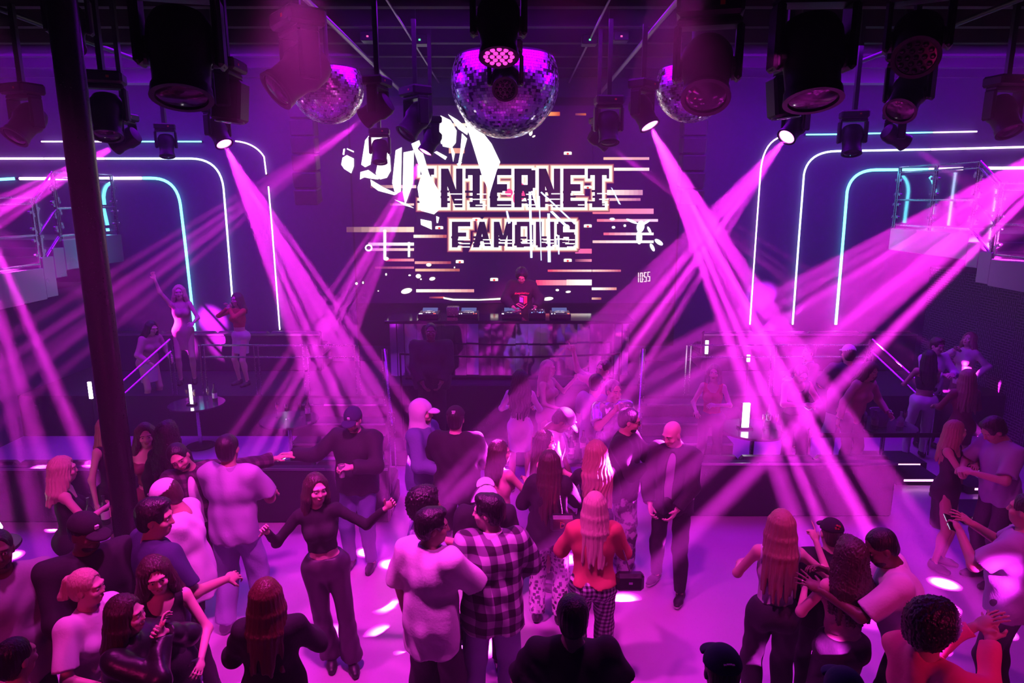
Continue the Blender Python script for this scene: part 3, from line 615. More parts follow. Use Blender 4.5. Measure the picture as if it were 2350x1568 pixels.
LENS = emis('burning_lens', (1.0, .16, .95), 7); LENSD = emis('pink_diode', (1.0, .05, .55), 1.6); LENSX = mat('dark_lens', (.03, .015, .03), .08)
HEADM = mat('black_lamp_plastic', (.007, .006, .008), .5, spec=.25); STK = mat('orange_sticker', (.7, .18, .04), .5)
def gobo(t, rings, r):
    N = t.nodes; L = t.links; em = N['Emission']; tc = N.new('ShaderNodeTexCoord'); sx = N.new('ShaderNodeSeparateXYZ'); L.new(tc.outputs['Normal'], sx.inputs[0])
    x = mth(t, 'DIVIDE', sx.outputs[0], sx.outputs[2]); y = mth(t, 'DIVIDE', sx.outputs[1], sx.outputs[2]); tot = None
    for n, rad, ph in rings:
        for k in range(n):
            a = ph + 2 * math.pi * k / n; dx = mth(t, 'SUBTRACT', x, rad * math.cos(a)); dy = mth(t, 'SUBTRACT', y, rad * math.sin(a))
            dd = mth(t, 'SQRT', mth(t, 'ADD', mth(t, 'MULTIPLY', dx, dx), mth(t, 'MULTIPLY', dy, dy)))
            mr = N.new('ShaderNodeMapRange'); mr.interpolation_type = 'SMOOTHSTEP'; L.new(dd, mr.inputs[0])
            mr.inputs[1].default_value = r; mr.inputs[2].default_value = r * .45; mr.inputs[3].default_value = 0; mr.inputs[4].default_value = 1
            tot = mr.outputs[0] if tot is None else mth(t, 'ADD', tot, mr.outputs[0])
    L.new(tot, em.inputs['Strength'])
def moving_head(P, to, s, label, top, lit=0, group='beam moving heads', rings=None, r=.03, cone=18, kind='beam', col=(1, .028, .93)):
    """P pivot of the head, aimed at TO; s = length of the head; top = height of the pipe it hangs from"""
    P = Vector(P); d = (Vector(to) - P).normalized()
    if min(abs(P.x - q) for q in (-1.95, 1.58, -.1, -5.1, 4.8)) > .16: top = ZC - .06
    e = empty('moving_head_light', P, label, 'stage light', group)
    hz = Vector((d.x, d.y, 0)); hz = hz.normalized() if hz.length > .05 else Vector((0, -1, 0)); ax = Vector((-hz.y, hz.x, 0)); F = frame(d)
    R = Matrix((ax, Vector((-ax.y, ax.x, 0)), Vector((0, 0, 1)))).transposed()
    w = s * .36; bz = P.z + s * .62
    MB().box((P.x, P.y, bz + s * .14), (s * .86, s * .62, s * .26), R=R, bev=s * .05).build('base', HEADM, e)
    m = MB()
    for k in (-1, 1):
        m.box(P + ax * k * w * 1.12 + Vector((0, 0, s * .2)), (s * .10, s * .34, s * .72), R=R, bev=s * .04)
        m.cyl(P + ax * k * w * .9, P + ax * k * w * 1.22, s * .15, n=18)
    m.box(P + Vector((0, 0, s * .58)), (w * 2.34, s * .36, s * .1), R=R, bev=s * .03); m.build('yoke', HEADM, e)
    a = P - d * s * .42; prof = [(w * .45, 0), (w * .80, s * .04), (w * .95, s * .16), (w * .98, s * .42), (w * .84, s * .52), (w * .80, s * .80), (w * .86, s * .84), (w * .88, s * .93)]
    if kind == 'box': 
        MB().box(P, (w * 1.9, w * 1.7, s * .9), R=F, bev=s * .06).build('head', HEADM, e); prof = None
    else: MB().lathe(a, prof, 28, F).build('head', HEADM, e, smooth=True)
    f = P + d * s * (.512 if kind != 'box' else .452)
    MB().lathe(f, [(w * .88, -.01), (w * .90, .012), (w * .74, .012), (w * .72, -.004)], 28, F).build('lens_ring', BLK, e, smooth=True)
    if kind == 'wash':
        m = MB(); m.lathe(f, [(w * .72, 0), (w * .72, .004)], 28, F); 
        for n_, rr in ((1, 0), (6, .30), (12, .58)):
            for k in range(n_):
                t = 2 * math.pi * k / n_; q = f + F @ Vector((w * rr * math.cos(t), w * rr * math.sin(t), .004)); m.lathe(q, [(w * .11, 0), (w * .11, .006), (w * .05, .014)], 10, F, mi=1)
        m.build('lens', [LENSX, LENSD if lit else LENSX], e)
    else: MB().lathe(f, [(w * .72, 0), (w * .5, .012), (.001, .018)], 28, F).build('lens', LENS if lit else LENSX, e, smooth=True)
    MB().box((P.x, P.y, (bz + s * .27 + top) / 2 + .02), (.05, .05, max(.03, top - bz - s * .27 + .09))).build('clamp', BLK, e)
    MB().box(Vector((P.x, P.y, bz + s * .14)) + R @ Vector((s * .15, -s * .312 if R.col[1].y > 0 else s * .312, 0)), (s * .06, .004, s * .05), R=R).build('warning_sticker', STK, e)
    if lit and kind != 'wash':
        ld = bpy.data.lights.new('beam_light', 'SPOT'); ld.energy = lit; ld.spot_size = math.radians(cone); ld.spot_blend = .08; ld.shadow_soft_size = .028; ld.color = col
        o = bpy.data.objects.new('beam_light', ld); COL.objects.link(o); o.parent = e; o.location = f + d * .04 - P
        o.rotation_euler = d.to_track_quat('-Z', 'Y').to_euler(); ld.use_nodes = True
        gobo(ld.node_tree, rings or ((1, 0, 0), (6, .1, .3)), r)
    return e
FAN = ((2, .035, .2), (6, .118, .5)); PT = 5.75
# aims: floor points reached by the middle ray of each lamp
moving_head(px(500, 302, 8.6), pz(1000, 1290, 0), .34, 'lit moving head pouring a wide fan of beams left of the led wall', PT, 471957, rings=((1, 0, 0), (6, .085, .25), (5, .14, .7)), r=.019, cone=20)
moving_head(px(1474, 255, 8.2), pz(2040, 1370, 0), .38, 'brightest moving head right of the led wall with its lens facing the crowd', PT, 772800, rings=((1, 0, .8), (5, .07, .1), (6, .125, .6)), r=.020, cone=18)
moving_head(px(1825, 290, 8.4), pz(880, 1450, 0), .36, 'lit moving head over the right side aiming down left', PT, 485757, rings=((1, 0, 0), (5, .055, .25), (6, .11, .7)), r=.016, cone=17)
moving_head(px(990, 322, 9.6), pz(560, 1160, 0), .34, 'lit moving head in front of the white spray graphics', PT, 358800, rings=((1, 0, 0), (5, .07, .3), (5, .12, .7)), r=.016, cone=16)
moving_head(px(868, 250, 7.6), pz(-150, 980, .7), .36, 'tilted moving head beside the left mirror ball with a narrow beam', PT, 231837, rings=((3, .028, .5), (4, .07, 0)), r=.015, cone=12)
moving_head(px(1372, 318, 9.4), pz(2300, 980, 0), .30, 'dim moving head in front of the led wall with one thin beam to the right', PT, 153084, rings=((2, .02, .4), (3, .06, .2)), r=.013, cone=10)
moving_head(px(292, 320, 8.2), (-7.6, 8.3, 3.0), .32, 'lit moving head beside the column shining at the left balcony', PT, 445275, rings=((2, .03, .4), (4, .08, 0)), r=.022, cone=14)
moving_head(px(2052, 312, 8.6), (7.3, 8.9, 3.2), .32, 'moving head at the right throwing a thin beam at the balcony rail', PT, 88320, rings=((2, .02, .2), (3, .06, .2)), r=.014, cone=10)
moving_head((6.3, 7.3, 4.9), pz(1020, 1400, 0), .44, 'lit moving head at the right edge with a broad fan of beams to the left', PT, 625598, rings=((1, 0, 0), (6, .08, .2), (7, .145, .5)), r=.019, cone=20)
moving_head((-6.9, 8.6, 5.0), pz(165, 1250, 0), .40, 'moving head over the left balcony shining down its edge', PT, 360640, rings=((1, 0, 0), (5, .11, .2)), r=.022, cone=18)
moving_head((8.6, 6.6, 5.3), (7.05, 9.6, 3.5), .36, 'moving head lighting up the glass of the right balcony', PT, 176640, rings=((1, 0, 0), (4, .09, .2)), r=.04, cone=18)
moving_head((-8.8, 6.6, 5.2), (-7.35, 9.9, 3.0), .36, 'moving head lighting up the glass of the left balcony', PT, 235520, rings=((1, 0, 0), (4, .09, .2)), r=.04, cone=18)
moving_head((3.9, -.6, 5.3), (2.75, 4.3, 1.0), .40, 'moving head behind the camera picking out the man in the white shirt', PT, 33120, rings=((1, 0, 0), (2, .12, .2)), r=.028, cone=20)
# unlit ones
G2 = 'unlit moving heads'
moving_head(px(690, 165, 5.7), px(600, 235, 5.5), .50, 'large dark moving head tilted left in front of the left mirror ball', PT, 0, G2)
moving_head(px(1622, 160, 5.7), px(1612, 420, 5.0), .58, 'large dark moving head hanging in front of the right mirror ball', PT, 0, G2)
moving_head(px(955, 275, 8.8), px(905, 345, 8.6), .44, 'dark moving head tilted left before the white spray graphics', PT, 0, G2)
moving_head(px(872, 345, 10.2), px(872, 430, 10.0), .34, 'dark moving head hanging straight down before the left part of the led wall', PT, 0, G2)
moving_head(px(1396, 290, 8.8), px(1400, 400, 8.6), .40, 'dark moving head hanging straight down right of the big mirror ball', PT, 0, G2)
moving_head(px(415, 120, 4.9), px(420, 320, 4.7), .62, 'huge dark moving head hanging near the top left', 5.9, 0, G2)
moving_head(px(1862, 130, 4.9), px(1870, 330, 4.7), .60, 'huge dark moving head hanging near the top right', 5.9, 0, G2)
moving_head(px(245, 262, 7.0), px(248, 380, 6.8), .44, 'dark moving head hanging just right of the column top', PT, 0, G2)
moving_head(px(382, 332, 9.4), px(390, 440, 9.2), .30, 'small dark moving head before the left neon arches', PT, 0, G2)
moving_head(px(1955, 318, 9.0), px(1952, 420, 8.8), .38, 'dark moving head before the right neon arches', PT, 0, G2)
moving_head(px(528, 232, 6.9), px(526, 330, 6.9), .42, 'dark boxy lamp above the lit fan lamp on the left', PT, 0, G2, kind='box')
moving_head(px(1802, 222, 6.9), px(1806, 330, 6.9), .42, 'dark boxy lamp above the lit lamp on the right', PT, 0, G2, kind='box')
moving_head(px(62, 280, 7.4), px(20, 330, 7.2), .42, 'dark moving head at the far top left before the neon lines', PT, 0, G2)
moving_head(px(2300, 262, 7.4), px(2330, 330, 7.2), .42, 'dark moving head at the far top right corner', PT, 0, G2)
moving_head(px(2105, 92, 5.2), px(2100, 160, 4.9), .48, 'dark wash head in the top right with a ring of small lenses', 5.9, 0, 'wash heads with small lenses', kind='wash')
moving_head(px(2085, 215, 6.8), px(2050, 285, 6.6), .46, 'dark moving head tilted left above the right neon arches', PT, 0, G2)
moving_head(px(1144, 60, 4.9), px(1146, 200, 4.75), .42, 'wash head with glowing pink diodes above the big mirror ball', 5.9, 1, 'wash heads with small lenses', kind='wash')
moving_head(px(1160, 182, 6.9), px(1156, 270, 6.3), .38, 'wash head with dim diodes in front of the big mirror ball', 5.9, 0, 'wash heads with small lenses', kind='wash')
moving_head(px(158, 60, 6.6), px(160, 160, 6.4), .42, 'dark moving head half hidden behind the column top', 5.9, 0, G2)
for i, (x, y, Y) in enumerate(((845, 40, 9.6), (1425, 40, 9.6), (965, 92, 9.8), (1352, 92, 9.8))):
    q = px(x, y, Y); e = empty('ceiling_box', (q.x, q.y, ZC - .42), 'small black device %s on the ceiling joists' % ('with pink light at the upper left', 'with pink light at the upper right', 'with a green light left of centre', 'with a green light right of centre')[i], 'device', 'small ceiling devices')
    bx('housing', q.x - .1, q.x + .1, q.y - .1, q.y + .1, ZC - .38, ZC - .26, BLK, e, bev=.01)
    MB().box((q.x, q.y - .104, ZC - .33), (.025, .01, .02)).build('indicator_light', emis('pink_indicator', (1, .1, .4), 1.5) if i < 2 else emis('green_indicator', (.1, 1, .3), 2), e)
# loudspeakers beside the led wall
for x, lab in ((px(700, 330, 12.4).x, 'tall narrow speaker array left of the led wall'), (px(1590, 330, 12.4).x, 'tall narrow speaker array right of the led wall')):
    e = empty('line_array_speaker', (x, 12.4, 3.6), lab, 'speaker', 'speaker arrays beside the led wall')
    for k in range(6):
        MB().box((x, 12.4, 5.4 - k * .29), (.42, .3, .27), R=Matrix.Rotation(math.radians(2 + 2 * k), 3, 'X'), bev=.02).build('cabinet', mat('speaker_paint', (.02, .02, .024), .6), e)
    MB().cyl((x, 12.4, 5.5), (x, 12.4, ZC - .003), .015, n=8).build('cable', BLK, e)

# ------------------------------------------------------------------ mirror balls
TILE = mat('mirror_tile', (.95, .92, .95), .10, 1.0); TILE2 = mat('worn_mirror_tile', (.9, .85, .9), .33, 1.0)
def ball(c, R_, tile, label):
    e = empty('mirror_ball', c, label, 'mirror ball', 'mirror balls'); c = Vector(c); m = MB(); zt = R_ * .42
    MB().lathe(c, [(R_ * .985 * math.cos(t), R_ * .985 * math.sin(t)) for t in [(-math.pi / 2 + i / 24 * (math.pi / 2 + .43)) for i in range(25)]], 48).build('core', BLK, e, smooth=True)
    nr = int(math.pi * R_ / tile)
    for i in range(nr):
        ph = -math.pi / 2 + (i + .5) * math.pi / nr
        if math.sin(ph) > .42: break
        n = max(4, int(2 * math.pi * R_ * math.cos(ph) / tile)); off = random.random()
        for k in range(n):
            th = 2 * math.pi * (k + off) / n; nrm = Vector((math.cos(ph) * math.cos(th), math.cos(ph) * math.sin(th), math.sin(ph)))
            t = Vector((-math.sin(th), math.cos(th), 0)); b = nrm.cross(t)
            nn = (nrm + t * random.gauss(0, .03) + b * random.gauss(0, .03)).normalized(); t = (t - nn * t.dot(nn)).normalized(); b = nn.cross(t)
            hw = math.pi * R_ * math.cos(ph) / n * .93; hh = tile * .46; p = c + nrm * R_
            q = [p + t * u * hw + b * w_ * hh for u, w_ in ((-1, -1), (1, -1), (1, 1), (-1, 1))]; m.add(q + [x - nrm * .006 for x in q], [[0, 1, 2, 3], [0, 4, 5, 1], [1, 5, 6, 2], [2, 6, 7, 3], [3, 7, 4, 0]], random.random() < .5)
    m.build('mirror_tiles', [TILE, TILE2], e)
    MB().lathe(c + Vector((0, 0, zt)), [(R_ * .9, 0), (R_ * .88, .03), (.06, .05), (.05, .16)], 40).build('top_plate', BLK, e, smooth=True)
    MB().cyl(c + Vector((0, 0, zt + .15)), (c.x, c.y, ZC - .02), .03, n=12).build('motor_shaft', BLK, e, smooth=True)
cB = px(1159, 190, 9.4); ball(cB, .70, .036, 'big mirror ball hanging in the middle above the led wall')
cL = px(752, 200, 8.6); ball(cL, .425, .026, 'smaller mirror ball behind the tilted lamp on the left')
cR = px(1588, 197, 8.6); ball(cR, .425, .026, 'smaller mirror ball behind the hanging lamp on the right')
# ------------------------------------------------------------------ smooth bodies: distance fields turned into one continuous mesh
def axis(lo, hi, base, bands):
    out = [lo]
    while out[-1] < hi:
        x = out[-1]; s = base
        for a, b, t in bands:
            if a <= x <= b: s = min(s, t)
        out.append(x + s)
    return np.array(out)
def seg(*a): return tuple(float(q) for q in a)
class Field:
    def __init__(s): s.p = []; s.mods = []
    def cap(s, a, b, ra, rb=None, k=.03, sq=None, R=None, flat=None, op='add'):
        s.p.append(('cap', np.array(a, float), np.array(b, float), ra, ra if rb is None else rb, k, sq, R, flat, op)); return s
    def ell(s, c, r, k=.03, R=None, op='add'): s.p.append(('ell', np.array(c, float), np.array(r, float), R, k, op)); return s
    def clip(s, p, n): s.p.append(('clip', np.array(p, float), np.array(n, float))); return s
    def bounds(s):
        lo = np.full(3, 9.); hi = np.full(3, -9.)
        for q in s.p:
            if q[0] == 'cap' and q[9] == 'add':
                r = max(q[3], q[4]); lo = np.minimum(lo, np.minimum(q[1], q[2]) - r); hi = np.maximum(hi, np.maximum(q[1], q[2]) + r)
            elif q[0] == 'ell' and q[5] == 'add':
                r = q[2].max() if q[3] is not None else q[2]; lo = np.minimum(lo, q[1] - r); hi = np.maximum(hi, q[1] + r)
        return lo - .03, hi + .03
    def mesh(s, base, bands=((), (), ())):
        lo, hi = s.bounds(); ax = [axis(lo[i], hi[i], base, bands[i]) for i in range(3)]
        V = np.full([len(a) for a in ax], .3, np.float32)
        for q in s.p:
            if q[0] == 'clip':
                d = (ax[0][:, None, None] - q[1][0]) * q[2][0] + (ax[1][None, :, None] - q[1][1]) * q[2][1] + (ax[2][None, None, :] - q[1][2]) * q[2][2]
                np.maximum(V, d, out=V); continue
            k = q[5] if q[0] == 'cap' else q[4]; mg = k + .035
            if q[0] == 'cap': r = max(q[3], q[4]); l = np.minimum(q[1], q[2]) - r - mg; h = np.maximum(q[1], q[2]) + r + mg
            else: r = q[2].max() if q[3] is not None else q[2]; l = q[1] - r - mg; h = q[1] + r + mg
            ix = [(np.searchsorted(ax[i], l[i]), np.searchsorted(ax[i], h[i])) for i in range(3)]
            if any(a >= b for a, b in ix): continue
            sl = tuple(slice(a, b) for a, b in ix); X, Y, Z = ax[0][sl[0]][:, None, None], ax[1][sl[1]][None, :, None], ax[2][sl[2]][None, None, :]
            if q[0] == 'cap':
                a, b = q[1], q[2]; x, y, z = X - a[0], Y - a[1], Z - a[2]; e = b - a
                if q[6] is not None:
                    R = q[7]; x, y, z = x * R[0][0] + y * R[1][0] + z * R[2][0], x * R[0][1] + y * R[1][1] + z * R[2][1], x * R[0][2] + y * R[1][2] + z * R[2][2]
                    e = R.T @ e; y = y / q[6]; e = np.array([e[0], e[1] / q[6], e[2]])
                L = max(float(e @ e), 1e-8); t0 = (x * e[0] + y * e[1] + z * e[2]) / L; t = np.clip(t0, 0, 1)
                d = np.sqrt((x - e[0] * t) ** 2 + (y - e[1] * t) ** 2 + (z - e[2] * t) ** 2) - (q[3] + (q[4] - q[3]) * t)
                if q[6] is not None: d = d * min(1, (1 + q[6]) / 2)
                if q[8]:
                    ll = math.sqrt(L)
                    if q[8][0]: d = np.maximum(d, -t0 * ll)
                    if q[8][1]: d = np.maximum(d, (t0 - 1) * ll)
                op = q[9]
            else:
                c, r, R = q[1], q[2], q[3]; x, y, z = X - c[0], Y - c[1], Z - c[2]
                if R is not None: x, y, z = x * R[0][0] + y * R[1][0] + z * R[2][0], x * R[0][1] + y * R[1][1] + z * R[2][1], x * R[0][2] + y * R[1][2] + z * R[2][2]
                k0 = np.sqrt((x / r[0]) ** 2 + (y / r[1]) ** 2 + (z / r[2]) ** 2); k1 = np.sqrt((x / r[0] ** 2) ** 2 + (y / r[1] ** 2) ** 2 + (z / r[2] ** 2) ** 2) + 1e-6
                d = k0 * (k0 - 1) / k1; op = q[5]
            A = V[sl]
            if op == 'add': h = np.clip(.5 + .5 * (A - d) / k, 0, 1); V[sl] = A * (1 - h) + d * h - k * h * (1 - h)
            else: d = -d; h = np.clip(.5 - .5 * (A - d) / k, 0, 1); V[sl] = A * (1 - h) + d * h + k * h * (1 - h)
        for f in s.mods: V = V + f(ax[0][:, None, None], ax[1][None, :, None], ax[2][None, None, :])
        V[0] = V[-1] = .05; V[:, 0] = V[:, -1] = .05; V[:, :, 0] = V[:, :, -1] = .05
        return nets(V, ax)
def nets(V, ax):
    B = V < 0; nx, ny, nz = [n - 1 for n in V.shape]
    c = np.zeros((nx, ny, nz), np.int8)
    for i in (0, 1):
        for j in (0, 1):
            for k in (0, 1): c += B[i:nx + i, j:ny + j, k:nz + k]
    I, J, K = np.nonzero((c > 0) & (c < 8)); idx = np.full(c.shape, -1, np.int64); idx[I, J, K] = np.arange(len(I))
    P = np.zeros((len(I), 3)); W = np.zeros(len(I)); A = ax
    for d in range(3):
        o = [a for a in range(3) if a != d]
        for u in (0, 1):
            for w in (0, 1):
                q = [0, 0, 0]; q[o[0]] = u; q[o[1]] = w; i0, j0, k0 = I + q[0], J + q[1], K + q[2]; q[d] = 1; i1, j1, k1 = I + q[0], J + q[1], K + q[2]
                a = V[i0, j0, k0].astype(float); b = V[i1, j1, k1].astype(float); m = (a < 0) != (b < 0); t = np.where(m, a / np.where(m, a - b, 1), 0)
                p0 = np.stack([A[0][i0], A[1][j0], A[2][k0]], 1); p1 = np.stack([A[0][i1], A[1][j1], A[2][k1]], 1)
                P += np.where(m[:, None], p0 + (p1 - p0) * t[:, None], 0); W += m
    P /= np.maximum(W, 1)[:, None]; F = []
    for d in range(3):
        o = [(d + 1) % 3, (d + 2) % 3]; s0 = [slice(1, n) for n in (nx, ny, nz)]; s1 = list(s0); s0[d] = slice(0, (nx, ny, nz)[d]); s1[d] = slice(1, (nx, ny, nz)[d] + 1)
        a = B[tuple(s0)]; b = B[tuple(s1)]; E = np.nonzero(a != b); off = [1, 1, 1]; off[d] = 0
        g = [E[i] + off[i] for i in range(3)]; sg = a[E]
        def cell(u, w):
            q = [x.copy() for x in g]; q[o[0]] = q[o[0]] - u; q[o[1]] = q[o[1]] - w; return idx[q[0], q[1], q[2]]
        Q = np.stack([cell(1, 1), cell(0, 1), cell(0, 0), cell(1, 0)], 1); Q = np.where(sg[:, None], Q, Q[:, ::-1]); F.append(Q)
    return P, np.concatenate(F)
def to_obj(name, PF, mats, parent, mi=None, extra=None):
    P, F = PF
    me = bpy.data.meshes.new(name); me.vertices.add(len(P)); me.vertices.foreach_set('co', P.astype(np.float32).ravel())
    me.loops.add(len(F) * 4); me.loops.foreach_set('vertex_index', F.ravel().astype(np.int32)); me.polygons.add(len(F))
    me.polygons.foreach_set('loop_start', np.arange(0, len(F) * 4, 4, dtype=np.int32)); me.polygons.foreach_set('loop_total', np.full(len(F), 4, np.int32))
    for m in mats: me.materials.append(m)
    if mi is not None: me.polygons.foreach_set('material_index', mi.astype(np.int32))
    me.polygons.foreach_set('use_smooth', np.ones(len(F), bool)); me.update(calc_edges=True); me.validate()
    o = bpy.data.objects.new(name, me); COL.objects.link(o); o.parent = parent; return o

def rot(ax_, deg):
    return np.array(Matrix.Rotation(math.radians(deg), 3, ax_))
def ik(a, t, l1, l2, hint):
    a = np.array(a, float); t = np.array(t, float); d = t - a; L = np.linalg.norm(d); L2 = min(max(L, .08), (l1 + l2) * .995); d = d / L; t = a + d * L2
    x = (l1 * l1 - l2 * l2 + L2 * L2) / (2 * L2); h = math.sqrt(max(l1 * l1 - x * x, 0)); n = np.array(hint, float); n = n - d * (n @ d); n /= np.linalg.norm(n) + 1e-9
    return a + d * x + n * h, t
ARMS = {'down': ((.27, -.05, .91), (1, .4, 0)), 'bent': ((.20, -.33, 1.13), (.8, .5, -1)), 'low': ((.13, -.26, .98), (1, .4, -.3)), 'drink': ((.07, -.21, 1.45), (1, -.2, -.8)),
        'mid': ((.07, -.32, 1.24), (1, .2, -.8)), 'up': ((.34, -.14, 1.90), (1, -.1, -.2)), 'hip': ((.21, .0, 1.02), (1, .8, 0)), 'out': ((.70, -.06, 1.42), (0, .3, -1)), 'chest': ((-.02, -.24, 1.30), (1, -.1, -.6)),
        'dance': ((.48, -.20, 1.44), (.8, .3, -1)), 'back': ((.22, .12, .98), (1, .6, 0)), 'pocket': ((.20, -.08, .95), (1, .6, 0)), 'phone': ((.12, -.34, 1.36), (.8, .2, -1)), 'face': ((.02, -.2, 1.5), (1, -.3, -.8)), 'touch': ((.10, -.40, 1.30), (.8, .2, -1))}
def hand(F, w, d, n, sex, pose):
    """palm, four unequal fingers and a side thumb grown from wrist W along D; N is the way the palm faces"""
    s = 1.0 if sex == 'm' else .9; n = n - d * (n @ d); n /= np.linalg.norm(n); c = np.cross(d, n)
    F.ell(w + d * .052 * s, (.040 * s, .018 * s, .050 * s), .012, R=np.stack([c, n, d], 1))
    curl = {'relax': (20, 35, 25), 'fist': (75, 90, 60), 'open': (4, 6, 5), 'hold': (35, 50, 35), 'point': (70, 90, 60), 'spread': (8, 12, 10)}[pose]
    L = ((-.030, .036, .024, .020, .0078), (-.010, .041, .028, .022, .0082), (.010, .038, .026, .021, .0080), (.029, .030, .020, .018, .0072))
    for i, (off, a, b, e, r) in enumerate(L):
        cu = (4, 4, 4) if pose == 'point' and i == 0 else curl; p = w + c * off * s + d * .092 * s; ang = 0; sp = off * (9 if pose in ('open', 'spread') else 3)
        dd = d + c * sp; dd /= np.linalg.norm(dd)
        for ln, cc, rr in ((a, cu[0], r), (b, cu[1], r * .92), (e, cu[2], r * .85)):
            ang += math.radians(cc + i * 2); q = p + (dd * math.cos(ang) + n * math.sin(ang)) * ln * s; F.cap(p, q, rr * s, rr * s * .92, k=.006); p = q
    th = -c * .75 + d * .62 + n * .25; th /= np.linalg.norm(th); p = w - c * .026 * s + d * .022 * s; q = p + th * .040 * s; F.cap(p, q, .0125 * s, .0105 * s, k=.01)
    t2 = th * .55 + d * .6 + n * (.35 if pose in ('hold', 'fist', 'relax') else .0); t2 /= np.linalg.norm(t2); F.cap(q, q + t2 * .032 * s, .0100 * s, .0085 * s, k=.008)
    return w + d * .085 * s + n * .038 * s, n, c
SKIN = {'l': mat('fair_skin', (.78, .50, .42), .5), 'm': mat('tan_skin', (.56, .34, .26), .5), 'd': mat('deep_skin', (.15, .08, .06), .45)}
LIP = {'l': mat('rose_lips', (.5, .15, .14), .4), 'm': mat('brown_lips', (.33, .10, .09), .4), 'd': mat('dark_lips', (.10, .04, .04), .4)}
EYEW = mat('eye_white', (.75, .72, .7), .2); IRIS = mat('dark_iris', (.03, .02, .015), .15)
def hairm(name, c):
    m = mat(name, c, .40, bump=.7, bscale=95); nt = m.node_tree; mp = nt.nodes.new('ShaderNodeMapping'); mp.inputs['Scale'].default_value = (1, 1, .07)
    tc = [n for n in nt.nodes if n.type == 'TEX_COORD'][0]; nz = [n for n in nt.nodes if n.type == 'TEX_NOISE'][0]
    nt.links.new(tc.outputs['Object'], mp.inputs['Vector']); nt.links.new(mp.outputs[0], nz.inputs['Vector']); return m
HAIR = {'black': hairm('black_hair', (.012, .009, .010)), 'brown': hairm('brown_hair', (.055, .03, .026)), 'auburn': hairm('auburn_hair', (.13, .04, .03)), 'blond': hairm('blond_hair', (.66, .46, .34)), 'dkblond': hairm('honey_hair', (.36, .22, .15))}
C = {'white': mat('white_cotton', (.82, .80, .82), .85, bump=.15), 'black': mat('black_cotton', (.016, .014, .018), .85, bump=.15), 'navy': mat('navy_cotton', (.04, .035, .10), .85, bump=.15), 'grey': mat('grey_cotton', (.28, .27, .32), .85, bump=.15),
     'lilac': mat('lilac_grey_cotton', (.40, .36, .48), .85, bump=.15), 'pink': mat('dusty_pink_knit', (.60, .32, .34), .85, bump=.15), 'beige': mat('beige_satin', (.62, .42, .34), .5, bump=.1), 'jean': mat('washed_light_denim', (.36, .38, .55), .85, bump=.3),
     'denim': mat('mid_blue_denim', (.14, .15, .30), .85, bump=.3), 'dk': mat('charcoal_trousers', (.03, .027, .035), .8, bump=.2), 'orange': mat('orange_jersey', (.9, .16, .30), .8, bump=.15), 'red': mat('red_cotton', (.55, .04, .05), .8), 'leather': LEATH,
     'wine': mat('wine_dress_fabric', (.20, .04, .07), .6), 'shiny': mat('shiny_foil_shirt', (.42, .38, .55), .22, .75, bump=.8, bscale=9), 'cream': mat('cream_blouse', (.70, .62, .62), .6), 'velvet': mat('black_velvet_flares', (.05, .03, .05), .45, .2, bump=.3, bscale=14),
     'shawl': mat('rust_orange_top', (.60, .13, .12), .8), 'skirt': mat('pale_skirt', (.7, .55, .58), .6),
     'flannel': plaid('black_and_lilac_flannel', (.62, .52, .64), (.20, .12, .22), (.03, .015, .03), 9.0), 'check': plaid('small_black_white_check', (.75, .70, .75), (.25, .2, .26), (.02, .015, .02), 24.0), 'dkcheck': plaid('dark_check_overshirt', (.12, .05, .10), (.05, .02, .05), (.018, .01, .018), 14.0),
     'news': blotch('newsprint_trousers', (.04, .03, .04), (.75, .70, .72), 26, .36, 'voro'), 'pattern': blotch('violet_marbled_shirt', (.55, .5, .75), (.18, .12, .35), 9), 'camo': blotch('acid_washed_jeans', (.40, .36, .42), (.06, .05, .07), 16)}
SHOE = mat('black_shoe_leather', (.02, .018, .02), .4); SHOEW = mat('white_shoe_leather', (.7, .68, .68), .4); SOLE = mat('pale_rubber_sole', (.6, .58, .56), .6)
def fold(amp, f, ph, dirz=.35):
    def g(X, Y, Z):
        return (amp * (np.sin(X * f + Z * f * dirz + ph) * np.sin(Y * f * .9 - Z * f * .22 + ph * 2) + .5 * np.sin(X * f * 1.9 - Z * f * .8 + ph * 3 + 2 * np.sin(Z * 7 + ph)))).astype(np.float32)
    return g
NP = [0]
